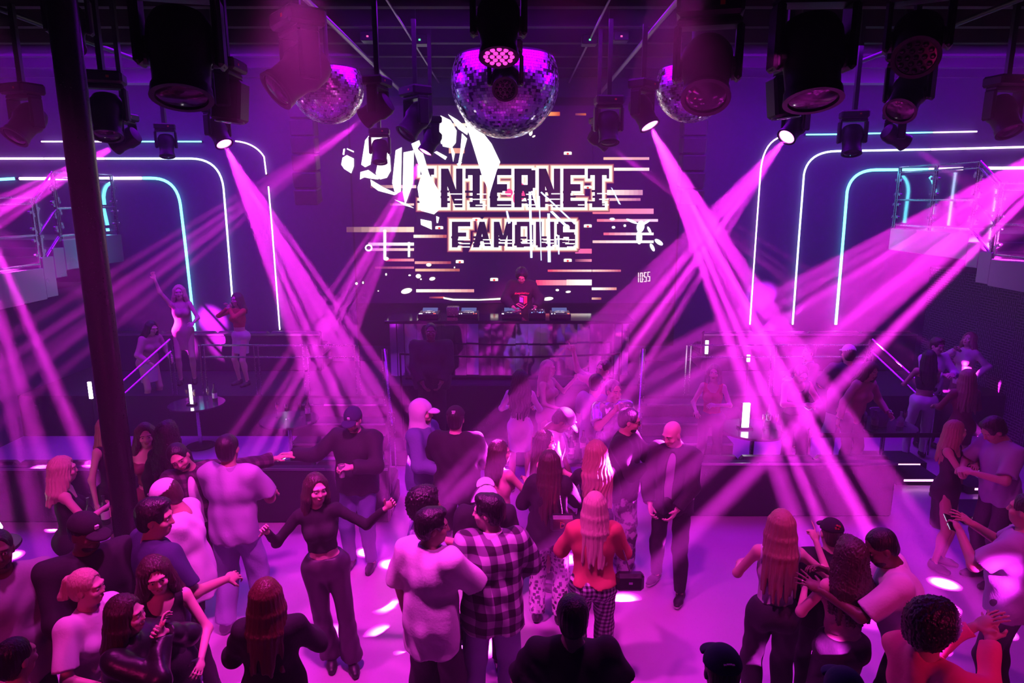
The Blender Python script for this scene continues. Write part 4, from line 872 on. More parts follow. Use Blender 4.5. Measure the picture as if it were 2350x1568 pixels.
def person(P, yaw, label, sex='m', h=1.78, skin='l', hair=('short', 'brown'), top=None, bottom=None, shoes='b', lean=(0, 0), head=(0, 0, 0), ap='down', an='down', hp='relax', hn='relax', feet=((.11, 0), (-.11, 0)), bulk=1.0, cap=None, res=.0105, mouth=False, extras=(), group=None, knee=None, fz=(0, 0)):
    NP[0] += 1; sd = NP[0]; s = h / 1.75; P = Vector(P); f = sex == 'f'
    e = empty('person', P, label, 'person', group, rz=math.radians(yaw)); e.scale = (s, s, s)
    T = rot('X', lean[0]) @ rot('Y', lean[1]); piv = np.array((0, 0, .95))      # positive pitch bends forward (towards -y)
    tr = lambda p: T @ (np.array(p, float) - piv) + piv
    HR = T @ rot('Z', head[0]) @ rot('X', head[1]) @ rot('Y', head[2]); nk = tr((0, .012, 1.50)); hc = nk + HR @ np.array((0, -.022, .128)) if not f else nk + HR @ np.array((0, -.020, .122))
    hd = lambda p: hc + HR @ np.array(p, float)
    sw = (.172 if not f else .148) * (1 + (bulk - 1) * .6)
    shp, shn = tr((sw, .005, 1.425)), tr((-sw, .005, 1.425)); arms = []
    for sg, sh, A in ((1, shp, ap), (-1, shn, an)):
        if isinstance(A, str): w, hi = ARMS[A]; w = np.array((w[0] * sg, w[1], w[2])); hi = np.array((hi[0] * sg, hi[1], hi[2])); w = tr(w)
        else: w = np.array(A[:3], float); hi = np.array(A[3:6] if len(A) > 3 else (sg, .3, -1), float)
        el, w = ik(sh, w, .285, .255, hi); arms.append((sg, sh, el, w))
    legs = []
    for i, sg in enumerate((1, -1)):
        hip = np.array((sg * (.088 if not f else .092), .005, .93)); ft = np.array((feet[i][0], feet[i][1], .075 + fz[i])); kn, ft = ik(hip, ft, .44, .43, (sg * .15, -1, 0) if knee is None else knee); legs.append((sg, hip, kn, ft))
    R = T; b = bulk
    def torso(F, o=0., k=.05, loose=0.):
        q = o
        if f:
            F.ell(tr((0, .012, .95)), (.160 * b + q, .112 * b + q, .12 + q), k, R=R); F.ell(tr((.07, .06, .93)), (.085 * b + q, .08 * b + q, .09 + q), k, R=R); F.ell(tr((-.07, .06, .93)), (.085 * b + q, .08 * b + q, .09 + q), k, R=R)
            F.ell(tr((0, .002, 1.10)), (.112 * b + q + loose, .088 * b + q + loose, .14 + q), k, R=R); F.ell(tr((0, .008, 1.28)), (.138 * b + q + loose * .5, .096 * b + q + loose * .5, .155 + q), k, R=R)
            for g_ in (-1, 1): F.ell(tr((g_ * .062, -.078, 1.275)), (.056 * b + q, .052 * b + q, .056 + q), .03, R=R)
        else:
            F.ell(tr((0, .008, .96)), (.152 * b + q + loose, .112 * b + q + loose, .12 + q), k, R=R); F.ell(tr((0, .05, .93)), (.13 * b + q, .085 * b + q, .09 + q), k, R=R)
            F.ell(tr((0, -.005, 1.10)), (.142 * b + q + loose, .108 * b * b + q + loose, .15 + q), k, R=R); F.ell(tr((0, .004, 1.29)), (.168 * b + q + loose * .6, .115 * b + q + loose * .5, .16 + q), k, R=R)
        rs = (.052 if f else .062) * (.5 + .5 * b) + q; F.cap(tr((-sw * .86, .006, 1.415)), tr((sw * .86, .006, 1.415)), rs, k=k)
        F.cap(tr((0, .015, 1.40)), tr((0, .012, 1.475)), (.074 if not f else .060) + q, (.056 if not f else .046) + min(q, .008), k=.04)
    ra = ((.047, .037, .039, .026) if not f else (.038, .031, .031, .021)); ra = tuple(x * (.4 + .6 * b) for x in ra)
    def arm(F, a, o=0., fr=1.0, k=.03, flat=False):
        sg, sh, el, w = a
        if fr <= .5: F.cap(sh, sh + (el - sh) * fr * 2, ra[0] + o, ra[0] + (ra[1] - ra[0]) * fr * 2 + o * 1.25, k=k, flat=(0, 1) if flat else None)
        else:
            F.cap(sh, el, ra[0] + o, ra[1] + o, k=k); t = (fr - .5) * 2
            F.cap(el, el + (w - el) * t, ra[2] + o, ra[2] + (ra[3] - ra[2]) * t + o, k=k, flat=(0, 1) if flat else None)
    rl = (.082, .054, .056, .036) if not f else (.080, .050, .051, .032); rl = tuple(x * (.5 + .5 * b) for x in rl)
    def leg(F, l, o=0., o2=None, fr=1.0, k=.04, flat=False, flare=0.):
        sg, hip, kn, ft = l; o2 = o if o2 is None else o2
        if fr <= .5: F.cap(hip, hip + (kn - hip) * fr * 2, rl[0] + o, rl[1] + o, k=k, flat=(0, 1) if flat else None); return
        F.cap(hip, kn, rl[0] + o, rl[1] + (o + o2) / 2, k=k); t = (fr - .5) * 2; e_ = kn + (ft - kn) * t
        F.cap(kn, e_, rl[2] + (o + o2) / 2, rl[3] + o2 + flare, k=.02, flat=(0, 1) if flat else None)
        if o < .02: F.ell(kn + (ft - kn) * .3 + np.array((0, .018, 0)), (.045 + o, .046 + o, .10), .03)
    # ---- body
    F = Field(); torso(F); 
    for a in arms: arm(F, a)
    for l in legs:
        leg(F, l); ft = l[3]; dx = ft[0] * .12; F.cap(ft + (0, .02, -.03), ft + (dx, -.13, -.045), .036, .026, k=.03)
    F.cap(nk + HR @ np.array((0, .012, -.05)), hd((0, .015, -.05)), .054 if not f else .044, .054 if not f else .045, k=.03)
    z = .94 if f else 1.0
    F.ell(hd((0, .018, .040)), (.074 * z, .092 * z, .084), .03, R=HR); F.ell(hd((0, -.020, -.025)), (.060 * z, .066, .086), .035, R=HR)
    F.ell(hd((0, -.042 if not f else -.036, -.076)), (.036 * z, .036 if not f else .033, .028 if not f else .024), .03, R=HR); F.ell(hd((0, -.070, .036)), (.052, .020, .012), .02, R=HR)
    for g_ in (-1, 1):
        F.ell(hd((g_ * .030, -.090, .016)), (.015, .011, .010), .010, R=HR, op='sub'); F.ell(hd((g_ * .040, -.062, -.018)), (.02, .02, .018), .02, R=HR); F.ell(hd((g_ * .074 * z, .008, -.002)), (.009, .019, .030), .008, R=HR)
        F.ell(hd((g_ * .030, -.074, .015)), (.0125, .0115, .0115), .003, R=HR)
    F.cap(hd((0, -.082, .022)), hd((0, -.101 if not f else -.096, -.016)), .009 if not f else .0065, .0115 if not f else .0085, k=.012); F.ell(hd((0, -.087, -.018)), (.018 if not f else .0145, .011, .008), .008, R=HR)
    F.ell(hd((0, -.083, -.046)), (.022, .010, .006), .006, R=HR); F.ell(hd((0, -.080, -.056)), (.019, .010, .006), .006, R=HR)
    if mouth: F.ell(hd((0, -.092, -.050)), (.020, .014, .007), .004, R=HR, op='sub')
    hands = {}; hb = []
    for a, pose in zip(arms, (hp, hn)):
        sg, sh, el, w = a; d = (w - el) / np.linalg.norm(w - el); n = np.array((-sg * 1.0, -.15, 0.)) if d[2] < -.3 else (np.array((-sg * .6, 0, -.8)) if d[2] < .5 else np.array((-sg * .5, -.9, 0)))
        gp = hand(F, w, d, n, sex, pose); hands['p' if sg > 0 else 'n'] = (gp[0], d, gp[1], gp[2]); hb.append(w + d * .09)
    fine = .0062; bands = [[], [], []]
    for i in range(3):
        bands[i].append((hc[i] - .12, hc[i] + .13, fine))
        for q in hb: bands[i].append((q[i] - .09, q[i] + .09, .0068))
    PF = F.mesh(res, bands); cen = PF[0][PF[1]].mean(1); loc = (cen - hc) @ HR
    mi = np.zeros(len(cen), int)
    mi[(np.abs(loc[:, 0]) < .021) & (loc[:, 1] < -.084) & (np.abs(loc[:, 2] + .051) < .0105)] = 1
    for g_ in (-1, 1):
        r2 = np.sqrt((loc[:, 0] - g_ * .030) ** 2 + (loc[:, 2] - .015) ** 2); m_ = (r2 < .0125) & (loc[:, 1] < -.078) & (np.abs(loc[:, 2] - .015) < .0065); mi[m_] = 2; mi[m_ & (r2 < .0052)] = 3
        mi[(np.abs(loc[:, 0] - g_ * .031) < .018) & (loc[:, 1] < -.06) & (np.abs(loc[:, 2] - (.036 - .12 * (np.abs(loc[:, 0]) - .031) ** 1)) < .0030)] = 4
    hm = HAIR[hair[1]] if hair else HAIR['brown']
    to_obj('body', PF, [SKIN[skin], LIP[skin], EYEW, IRIS, hm], e, mi)
    # ---- hair
    if hair:
        kind, hcol = hair[0], hair[1]; ln = hair[2] if len(hair) > 2 else .32; G = Field(); fr = .0075; yawh = rot('Z', head[0]) 
        o = {'short': .009, 'buzz': .004, 'crop': .015, 'afro': .045, 'curl': .03, 'bob': .014, 'long': .014, 'pony': .008, 'bun': .008, 'wavy': .018}[kind]
        G.ell(hd((0, .022, .044)), (.076 * z + o, .094 * z + o, .084 + o), .02, R=HR); G.ell(hd((0, .05, -.01)), (.062 * z + o, .058 + o, .07 + o), .02, R=HR)
        if kind in ('crop', 'curl', 'afro'): G.ell(hd((0, -.035, .105)), (.055, .05, .03 + o * .6), .02, R=HR)
        if kind in ('long', 'wavy', 'curl', 'bob') and ln > .02:
            rr = random.Random(sd); N_ = 15
            for i in range(N_):
                a = math.radians(-118 + 236 * i / (N_ - 1)); sx, cx_ = math.sin(a), math.cos(a)
                p0 = hd((sx * .070, .02 + cx_ * .075, .05)); p1 = hd((sx * .088, .022 + cx_ * .090, -.06)); L = ln * (rr.uniform(.86, 1.04)) * (1 if abs(a) < 1.4 else .85)
                dn = T @ np.array((0, 0, -1.)); ow = yawh @ np.array((sx * (.105 + .03 * (kind != 'long')), .035 + cx_ * .085, 0))
                p2 = nk + T @ (ow * (1.0 if not f else .95)) + dn * .06; p3 = p2 + dn * max(L - .12, .02) + T @ np.array((rr.uniform(-.02, .02), rr.uniform(0, .015) + .02, 0))
                r_ = .024 if kind == 'long' else .03
                G.cap(p0, p1, r_, r_, k=.02); G.cap(p1, p2, r_, r_, k=.02); G.cap(p2, p3, r_, r_ * .45, k=.018)
        if kind == 'pony':
            G.ell(hd((0, .112, .055)), (.026, .026, .026), .01); p = hd((0, .125, .055)); q = hd((0, .155, -.06)); G.cap(p, q, .026, .032, k=.02); G.cap(q, q + np.array((0, .01, -ln)), .032, .008, k=.02)
        if kind == 'bun': G.ell(hd((0, .10, .07)), (.045, .04, .042), .015)
        fd = {'short': -.088, 'buzz': -.085, 'afro': -.10, 'curl': -.098, 'crop': -.092}.get(kind, -.092); zz = -.026
        G.ell(hd((0, fd - .012, zz)), (.070, .066, .092), .008, R=HR, op='sub'); G.ell(hd((0, fd - .008, .046 if kind != 'afro' else .03)), (.056, .060, .062), .008, R=HR, op='sub')
        if kind in ('short', 'buzz', 'crop', 'afro', 'bun', 'pony'):
            for g_ in (-1, 1): G.ell(hd((g_ * .085, -.012, -.035)), (.032, .036, .062), .006, R=HR, op='sub')
            G.clip(hd((0, .05, -.075)), HR @ np.array((0, 0, -1.)))
        A_ = {'short': .0015, 'buzz': .0005, 'crop': .004, 'afro': .011, 'curl': .010, 'wavy': .005, 'long': .0028}.get(kind, .0025)
        if kind in ('curl', 'afro', 'crop'): G.mods.append(lambda X, Y, Z: (A_ * np.sin(X * 210 + 3 * np.sin(Z * 60 + sd)) * np.sin(Y * 190 + 2 * np.sin(X * 50)) * np.sin(Z * 170 + 3 * np.sin(Y * 55))).astype(np.float32))
        else: 
            c0 = hc.copy(); G.mods.append(lambda X, Y, Z: (A_ * np.sin(np.arctan2(X - c0[0], Y - c0[1]) * 26 + (Z * (18 if kind == 'wavy' else 4)) + 2.2 * np.sin(Z * (26 if kind == 'wavy' else 7) + sd))).astype(np.float32) + 0 * Z)
        to_obj('hair', G.mesh(fr), [hm], e)
    # ---- garments
    def garment(name, G, m, fo=None, r=None):
        if fo: G.mods.append(fold(*fo, sd * 1.7))
        return to_obj(name, G.mesh(r or res * 1.05), [m if not isinstance(m, str) else C[m]], e)
    if bottom:
        kind, m = bottom[0], bottom[1]; G = Field(); o = .012
        if kind in ('trousers', 'wide', 'flare', 'shorts'):
            G.ell(tr((0, .012, .955)) if 0 else (0, .012, .955), ((.160 if f else .155) * b + o, .115 * b + o, .11), .05); G.ell((0, .05, .93), (.14 * b + o, .088 * b + o, .09), .05)
            for g_ in ((-1, 1) if f else ()): G.ell(tr((g_ * .07, .06, .93)), (.085 * b + o, .08 * b + o, .09 + o), .05, R=R)
            G.ell(tr((0, .012, .96)), ((.160 if f else .156) * b + o, .114 * b + o, .12 + o), .05, R=R)
            for l in legs: leg(G, l, o=o + (.008 if kind != 'trousers' else 0), o2={'trousers': .020, 'wide': .045, 'flare': .016, 'shorts': .04}[kind], flat=True, fr=.98 if kind != 'shorts' else .46, flare=.045 if kind == 'flare' else 0)
            if kind == 'flare': G.mods.append(lambda X, Y, Z: (np.zeros((1, 1, 1)) + np.clip(.35 - Z, 0, .35) * -.0).astype(np.float32))
            G.clip((0, 0, 1.045), (0, 0, 1)); garment('trousers', G, m, (.006, 30))
        else:
            hem = bottom[2]; [G.ell(tr((g_ * .07, .06, .93)), (.085 * b + o, .08 * b + o, .09 + o), .05, R=R) for g_ in ((-1, 1) if f else ())]; G.ell((0, .012, .955), (.165 * b + o, .125 * b + o, .11), .05); G.ell((0, .05, .93), (.145 * b + o, .095 * b + o, .09), .05)
            mx_ = (legs[0][3][0] + legs[1][3][0]) / 2; wd = abs(legs[0][3][0] - legs[1][3][0]) / 2
            G.cap((0, .01, .92), (mx_ * .5, .0, hem), .165 * b, .13 * b + wd * .25, k=.04, sq=.78, R=np.eye(3), flat=(0, 1)); G.clip((0, 0, 1.06), (0, 0, 1)); garment('skirt', G, m, (.003, 40))
    if top:
        kind, m = top[0], top[1]; opt = top[2] if len(top) > 2 else {}; G = Field()
        slv = {'tee': .40, 'over': .50, 'long': .97, 'jacket': .97, 'tank': 0, 'crop': 0, 'croplong': .97, 'tube': 0, 'dress': 0, 'dresslong': .97, 'vest': 0, 'polo': .42, 'hoodie': .97}[kind]
        hem = {'crop': 1.14, 'croplong': 1.12, 'tube': 1.08, 'over': .80, 'jacket': .84, 'hoodie': .86, 'tank': 1.02}.get(kind, .86); hem = opt.get('hem', hem)
        o = {'over': .030, 'jacket': .034, 'hoodie': .032, 'tee': .020, 'polo': .022, 'long': .020}.get(kind, .008); lo_ = {'over': .02, 'tee': .01, 'jacket': .012, 'polo': .012}.get(kind, 0)
        if kind.startswith('dress'): hem = opt.get('hem', .55)
        torso(G, o, loose=lo_)
        if hem < .90 and not kind.startswith('dress'): G.cap(tr((0, .01, 1.05)), tr((0, .012, hem - .02)), .150 * b + o + lo_, .158 * b + o + lo_, k=.04, sq=.76, R=R, flat=(0, 1))
        if kind.startswith('dress'): G.cap(tr((0, .01, .95)), ((legs[0][3][0] + legs[1][3][0]) / 4, .01, hem), .165 * b + o, .135 * b + o, k=.04, sq=.78, R=np.eye(3), flat=(0, 1))
        if slv:
            for a in arms: arm(G, a, o if slv > .6 else o + .012, slv, flat=True)
        if kind in ('tank', 'crop', 'dress', 'vest'):
            for a in arms: G.ell(a[1] + T @ np.array((a[0] * .035, 0, -.02)), (.052, .12, .11), .01, R=R, op='sub')
            G.ell(tr((0, -.06, 1.46)), (.085, .09, .11), .01, R=R, op='sub'); G.ell(tr((0, .09, 1.48)), (.075, .06, .08), .01, R=R, op='sub')
        if kind == 'tube': G.clip(tr((0, 0, 1.335)), T @ np.array((0, 0, 1.)))
        nr_ = .070 if f else .078; G.ell(tr((0, -.004, 1.545 if kind not in ('hoodie', 'jacket', 'polo') else 1.56)), (nr_, nr_ + .012, .085), .008, R=R, op='sub'); G.clip(tr((0, 0, 1.53)), T @ np.array((0, 0, 1.)))
        G.clip(tr((0, 0, hem)) if not kind.startswith('dress') else np.array((0, 0, hem)), -(T @ np.array((0, 0, 1.))) if not kind.startswith('dress') else np.array((0, 0, -1.)))
        if opt.get('open'): G.ell(tr((0, -.16, 1.15)), (.05, .12, .40), .01, R=R, op='sub')
        nm = {'tee': 't_shirt', 'over': 't_shirt', 'long': 'shirt', 'jacket': 'jacket', 'tank': 'tank_top', 'crop': 'crop_top', 'croplong': 'crop_top', 'tube': 'tube_top', 'dress': 'dress', 'dresslong': 'dress', 'vest': 'vest', 'polo': 'polo_shirt', 'hoodie': 'hoodie'}[kind]
        garment(opt.get('name', nm), G, m, (.0085 if o > .015 else .003, 24 if o > .015 else 44))
        if opt.get('open'):
            G = Field(); torso(G, .012); G.clip(tr((0, 0, 1.46)), T @ np.array((0, 0, 1.))); G.clip(tr((0, 0, .9)), T @ np.array((0, 0, -1.))); garment('inner_shirt', G, opt['open'], (.002, 40))
        if opt.get('hood'):
            G = Field(); G.ell(hd((0, .03, .03)), (.105, .125, .125), .03, R=HR); G.cap(hd((0, .04, -.06)), tr((0, .03, 1.44)), .10, .12, k=.04); G.ell(hd((0, -.115, -.02)), (.078, .095, .115), .01, R=HR, op='sub'); garment('hood', G, opt['hood'], (.003, 40), .009)
        if opt.get('collar'):
            G = Field(); G.cap(tr((0, .012, 1.455)), tr((0, .008, 1.505)), .082, .070, k=.01, flat=(0, 1)); G.cap(tr((0, .012, 1.44)), tr((0, .006, 1.54)), .062, .056, k=.01, op='sub'); G.ell(tr((0, -.08, 1.50)), (.03, .05, .06), .01, R=R, op='sub'); garment('collar', G, opt['collar'], None, .008)
    if shoes:
        for l in legs:
            ft = l[3]; dx = ft[0] * .12; G = Field(); zb = ft[2] - .072
            G.cap(ft + (0, .022, -.035), ft + (dx * .7, -.09, -.042), .043, .040, k=.03); G.cap(ft + (dx * .7, -.09, -.045), ft + (dx * 1.1, -.155, -.05), .040, .030, k=.03); G.cap(ft + (0, .012, -.01), ft + (0, .012, .03), .044, .042, k=.02, flat=(0, 1)); G.clip((0, 0, zb), (0, 0, -1))
            P_, F_ = G.mesh(.010); zc_ = P_[F_].mean(1)[:, 2] - zb; to_obj('shoe', (P_, F_), [SHOE if shoes != 'w' else SHOEW, SOLE if shoes in ('s', 'w') else SHOE], e, (zc_ < .026).astype(int))
    if cap:
        m, back = cap[0], cap[1]; G = Field(); CR_ = HR @ rot('X', 8 if not back else -8); cc = hd((0, .012, .050)); g_ = 1 if back else -1; st = cap[2] if len(cap) > 2 else ''
        G.ell(cc, (.089 * z, .108 * z, .095), .01, R=CR_); G.clip(cc + CR_ @ np.array((0, 0, .0)), CR_ @ np.array((0, 0, -1.))); to_obj('cap_crown', G.mesh(.008), [C[m] if isinstance(m, str) else m], e)
        G = Field(); G.ell(cc + CR_ @ np.array((0, g_ * .115, .004 if not back else .002)), (.074, .080, .020), .01, R=CR_); G.clip(cc + CR_ @ np.array((0, g_ * .098, 0)), CR_ @ np.array((0, -g_ * 1., 0))); G.ell(cc + CR_ @ np.array((0, g_ * .115, -.020)), (.09, .10, .022), .004, R=CR_, op='sub')
        to_obj('cap_brim', G.mesh(.006), [C[m] if isinstance(m, str) else m], e)
        mb = MB(); em = cap[3] if len(cap) > 3 else None
        if em:
            for (ux, uz, w_, h_) in em[1]:
                gg = -g_ if len(cap) > 4 else g_; th_ = ux / .105; q = cc + CR_ @ np.array((math.sin(th_) * .082, gg * math.cos(th_) * .1015, .045 + uz)); mb.box(q, (w_, .012, h_), R=Matrix(CR_.tolist()))
            o_ = mb.build('cap_emblem', C[em[0]], None); o_.parent = e; 
    for ex in extras:
        if ex == 'beard':
            G = Field(); G.ell(hd((0, -.030, -.062)), (.056, .056, .050), .01, R=HR); G.ell(hd((0, -.085, -.046)), (.022, .03, .011), .004, R=HR, op='sub'); G.clip(hd((0, 0, -.032)), HR @ np.array((0, -.25, .97))); to_obj('beard', G.mesh(.0075), [hm], e)
        if ex == 'moustache':
            G = Field(); G.ell(hd((0, -.092, -.036)), (.024, .008, .006), .01, R=HR); to_obj('moustache', G.mesh(.004), [hm], e)
        if ex == 'glasses':
            G = Field()
            for g_ in (-1, 1): G.ell(hd((g_ * .032, -.094, .014)), (.029, .008, .019), .004, R=HR); G.cap(hd((g_ * .060, -.085, .018)), hd((g_ * .078, .0, .018)), .0035, k=.003)
            G.cap(hd((-.01, -.097, .018)), hd((.01, -.097, .018)), .004, k=.003); to_obj('sunglasses', G.mesh(.0045), [LENSX], e)
        if ex == 'chain':
            mb = MB(); mb.tube([tr((.075 * math.cos(t), -.02 - .085 * math.sin(t) if math.sin(t) > 0 else -.02 - .06 * math.sin(t), 1.475 - .035 * max(0, math.sin(t)))) for t in [2 * math.pi * i / 24 for i in range(25)]], .004, 6); o_ = mb.build('necklace', STEEL, None); o_.parent = e
        if ex == 'belt':
            G = Field(); G.cap((0, .014, 1.0), (0, .014, 1.035), .165 * b, .163 * b, k=.01, sq=.76, R=np.eye(3), flat=(1, 1)); to_obj('belt', G.mesh(.009), [C['leather']], e)
    out = {}
    Rz = Matrix.Rotation(math.radians(yaw), 3, 'Z')
    for k_, (hp_, d_, n_, c_) in hands.items():
        out[k_] = (P + Rz @ (Vector(hp_) * s), Rz @ Vector(d_), Rz @ Vector(n_), Rz @ Vector(c_))
    out['e'] = e; out['tr'] = lambda p: P + Rz @ (Vector(tr(p)) * s)
    return out
def at_head(x, y, h, z0=0.006):
    q = pz(x, y, z0 + h); return Vector((q.x, q.y, z0))
# ------------------------------------------------------------------ the crowd
LB_ = ('lilac', [(0, .018, .034, .006), (0, .006, .028, .006), (0, -.006, .034, .006)])
RND = ('white', [(0, 0, .024, .024)])
H = {}; QUEUE = []
OBST = [(-3.42, 5.6, .34)] + [(o.location.x, o.location.y, .45) for o in COL.objects if o.name.startswith('round_table')]
def pp(k, x, y, h, yaw, label, z0=.006, **kw): QUEUE.append([k, at_head(x, y, h, z0), yaw, label, h, kw, True])
def spotp(k, X, Y, h, yaw, label, z0=.006, **kw): QUEUE.append([k, Vector((X, Y, z0)), yaw, label, h, kw, False])
def settle():
    """nudge neighbours apart so that nobody stands inside anybody else"""
    for it in range(80):
        for i, a in enumerate(QUEUE):
            for b in QUEUE[i + 1:]:
                d = b[1] - a[1]; d.z = 0; need = .185 * (a[5].get('bulk', 1) + b[5].get('bulk', 1)); L = d.length
                if L < need:
                    u = (d / L) if L > 1e-3 else Vector((0, 1, 0)); u = Vector((u.x * .8, u.y, 0)); m = (need - L) * .25
                    if a[6]: a[1] -= u * m
                    if b[6]: b[1] += u * m
        for a in QUEUE:
            if not a[6]: continue
            for x, y, r in OBST:
                d = a[1] - Vector((x, y, 0)); d.z = 0
                if d.length < r + .08: a[1] += d.normalized() * (r + .08 - d.length) * .6
            if 7.45 < a[1].y < 9.0 and 1.7 < a[1].x < 4.95: a[1].y += .3 if a[1].y > 7.9 else -.1
            if 7.35 < a[1].y < 8.8 and a[1].x < -1.3: a[1].y += .3 if a[1].y > 8.0 else -.1
    for k, P, yaw, label, h, kw, mv in QUEUE: H[k] = person(P, yaw, label, h=h, **kw)
def phone(k, side, label, lit=True):
    p, d, n, c = H[k][side]; F = Matrix((c, n, d)).transposed(); e = empty('mobile_phone', p, label, 'phone')
    MB().box(p + d * .03, (.072, .009, .145), R=F, bev=.003).build('phone_body', BLK, e); MB().box(p + d * .03 - n * 0 + n * .0055, (.066, .002, .135), R=F).build('phone_screen', emis('phone_glow', (.55, .7, 1), 2.5) if lit else LENSX, e)
def hcup(k, side, label, m=None, h=.13, r=.037, name='plastic_cup', cat='cup', tilt=(0, 0, 1)):
    p, d, n, c = H[k][side]; u = Vector(tilt).normalized(); return cup(p - u * h * .5, label, u, None, m, h, r, name, cat)
# left side
pp(1, 165, 1020, 1.68, 118, 'woman in black sleeveless top with backlit blond hair, hand on hip', sex='f', skin='l', hair=('wavy', 'blond', .22), top=('tank', 'black'), bottom=('trousers', 'black'), ap='hip', an='mid', hn='hold')
pp(2, 219, 975, 1.70, 70, 'blond woman in dark tank top holding a drink, just left of the column', sex='f', hair=('long', 'dkblond', .25), top=('tank', 'dk'), bottom=('skirt', 'black', .55), ap='mid', hp='hold')
pp(3, 330, 972, 1.68, 12, 'woman with a fringe facing the camera beside the column', sex='f', hair=('bob', 'brown', .12), top=('tube', 'wine'), bottom=('skirt', 'wine', .55), head=(18, 8, 0))
pp(4, 382, 972, 1.74, 178, 'person in black with long dark curls seen from behind, near the column', sex='f', hair=('curl', 'black', .30), top=('long', 'black'), bottom=('trousers', 'black'))
pp(5, 447, 1003, 1.80, 25, 'bearded man in dark checked overshirt stretching his arm out to the right', skin='m', hair=('short', 'black'), extras=('beard',), top=('jacket', 'dkcheck', {'open': 'white'}), bottom=('trousers', 'dk'), lean=(4, -8), head=(-5, 12, -16), ap=(.74, -.02, 1.45, 0, .3, -1), hp='spread')
pp(6, 520, 1000, 1.88, 176, 'man in lilac grey polo shirt and light jeans seen from behind', skin='m', hair=('short', 'black'), top=('polo', 'lilac', {'collar': 'lilac'}), bottom=('wide', 'jean'), an='bent', ap='low', bulk=1.08, feet=((.13, .05), (-.15, -.05)))
pp(7, 415, 1097, 1.80, -82, 'man in white trucker cap and white tee shirt turned to the left', skin='m', hair=('short', 'brown'), extras=('beard', 'chain'), top=('over', 'white'), bottom=('trousers', 'black'), head=(0, 22, 0), lean=(5, 0), ap='low', an='low', cap=('white', False, '', ('grey', [(0, 0, .02, .02), (0, -.014, .034, .004)])), feet=((.12, .12), (-.12, -.12)), shoes='s')
pp(8, 735, 1088, 1.74, 14, 'dancing woman in black cropped top and shiny flared trousers, arms raised', sex='f', skin='l', hair=('long', 'brown', .42), top=('croplong', 'black', {'hem': 1.10}), bottom=('flare', 'velvet'), lean=(0, -5), head=(22, 4, 6), ap=(.50, -.16, 1.47, .3, .1, -1), an=(-.42, -.16, 1.38, -.6, .2, -1), hp='relax', hn='relax', feet=((.17, -.05), (.0, .05)), res=.009)
pp(9, 331, 1150, 1.90, 140, 'dark haired man in navy tee shirt just right of the column', skin='m', hair=('crop', 'black'), top=('tee', 'navy'), bottom=('trousers', 'denim'), an='bent', head=(-45, 6, 0), res=.009)
pp(10, 172, 1187, 1.86, 48, 'big man in black cap and black hoodie at the lower left', skin='d', hair=('buzz', 'black'), extras=('beard',), top=('hoodie', 'black'), bottom=('trousers', 'black'), bulk=1.28, head=(20, 8, 0), cap=('black', False, '', RND), ap='low', an='low', res=.009)
pp(11, 16, 1216, 1.86, 40, 'man in grey tee shirt at the left edge below the white lamp', skin='d', hair=('buzz', 'black'), top=('over', 'grey'), bottom=('trousers', 'dk'), bulk=1.15, res=.009, extras=('beard',))
pp(12, 196, 1306, 1.68, 72, 'woman with blond ponytail in tight white tee shirt at the lower left', sex='f', skin='l', hair=('pony', 'blond', .22), top=('tee', 'white', {'hem': 1.0}), bottom=('trousers', 'black'), bulk=1.12, ap='mid', an='bent', head=(20, 2, 0), res=.0085)
pp(13, 352, 1277, 1.68, 28, 'laughing woman with long wavy dark hair in black top', sex='f', skin='l', hair=('wavy', 'brown', .34), top=('tank', 'black'), bottom=('trousers', 'black'), head=(8, 10, -8), mouth=True, res=.0085, ap='bent', an='down')
pp(14, 284, 1370, 1.68, 92, 'woman in shiny black leather jacket with long dark hair, hand lifted', sex='f', skin='l', hair=('long', 'brown', .38), top=('jacket', 'leather', {'hem': 1.0}), bottom=('trousers', 'jean'), an='face', ap='face', hn='relax', res=.0085)
pp(15, 608, 1331, 1.70, 186, 'woman with long auburn hair in loose black top seen from behind', sex='f', skin='l', hair=('long', 'auburn', .36), top=('jacket', 'black'), bottom=('trousers', 'black'), ap='bent', an='mid', res=.0085)
pp(16, 28, 1468, 1.66, 160, 'dark haired woman with bare shoulders in the lower left corner', sex='f', skin='m', hair=('bun', 'black'), top=('tube', 'black'), bottom=('trousers', 'black'), res=.009)
# centre
pp(19, 812, 934, 1.80, -8, 'big man in dark cap holding out a phone and a drink in the beams', skin='l', hair=('short', 'brown'), extras=('chain', 'beard'), top=('hoodie', 'dk'), bottom=('trousers', 'denim'), bulk=1.22, cap=('navy', False, '', RND), head=(0, 14, 0), an=(-.60, -.22, 1.30, -.3, .2, -1), ap='mid', hp='hold', hn='hold')
pp(20, 968, 922, 1.82, 72, 'man in white hood and cap with denim jacket', skin='l', hair=('short', 'brown'), top=('jacket', 'denim', {'hood': 'white', 'open': 'pink'}), bottom=('trousers', 'jean'), cap=('white', False), ap='bent', an='bent', extras=('beard',))
pp(21, 1045, 936, 1.84, 174, 'man in black jacket and black cap with white emblem seen from behind', skin='l', hair=('short', 'black'), top=('jacket', 'black', {'collar': 'black'}), bottom=('trousers', 'black'), bulk=1.15, cap=('black', False, '', ('white', [(-.01, .008, .018, .006), (.014, .008, .014, .006), (0, -.004, .030, .005), (.004, -.014, .024, .005)]), 1), ap='bent', an='bent')
pp(22, 974, 1131, 1.80, 108, 'curly haired man in violet patterned shirt behind the man in the long white tee', skin='m', hair=('curl', 'black', 0), top=('tee', 'pattern'), bottom=('trousers', 'dk'), ap='mid', hp='hold', an='mid')
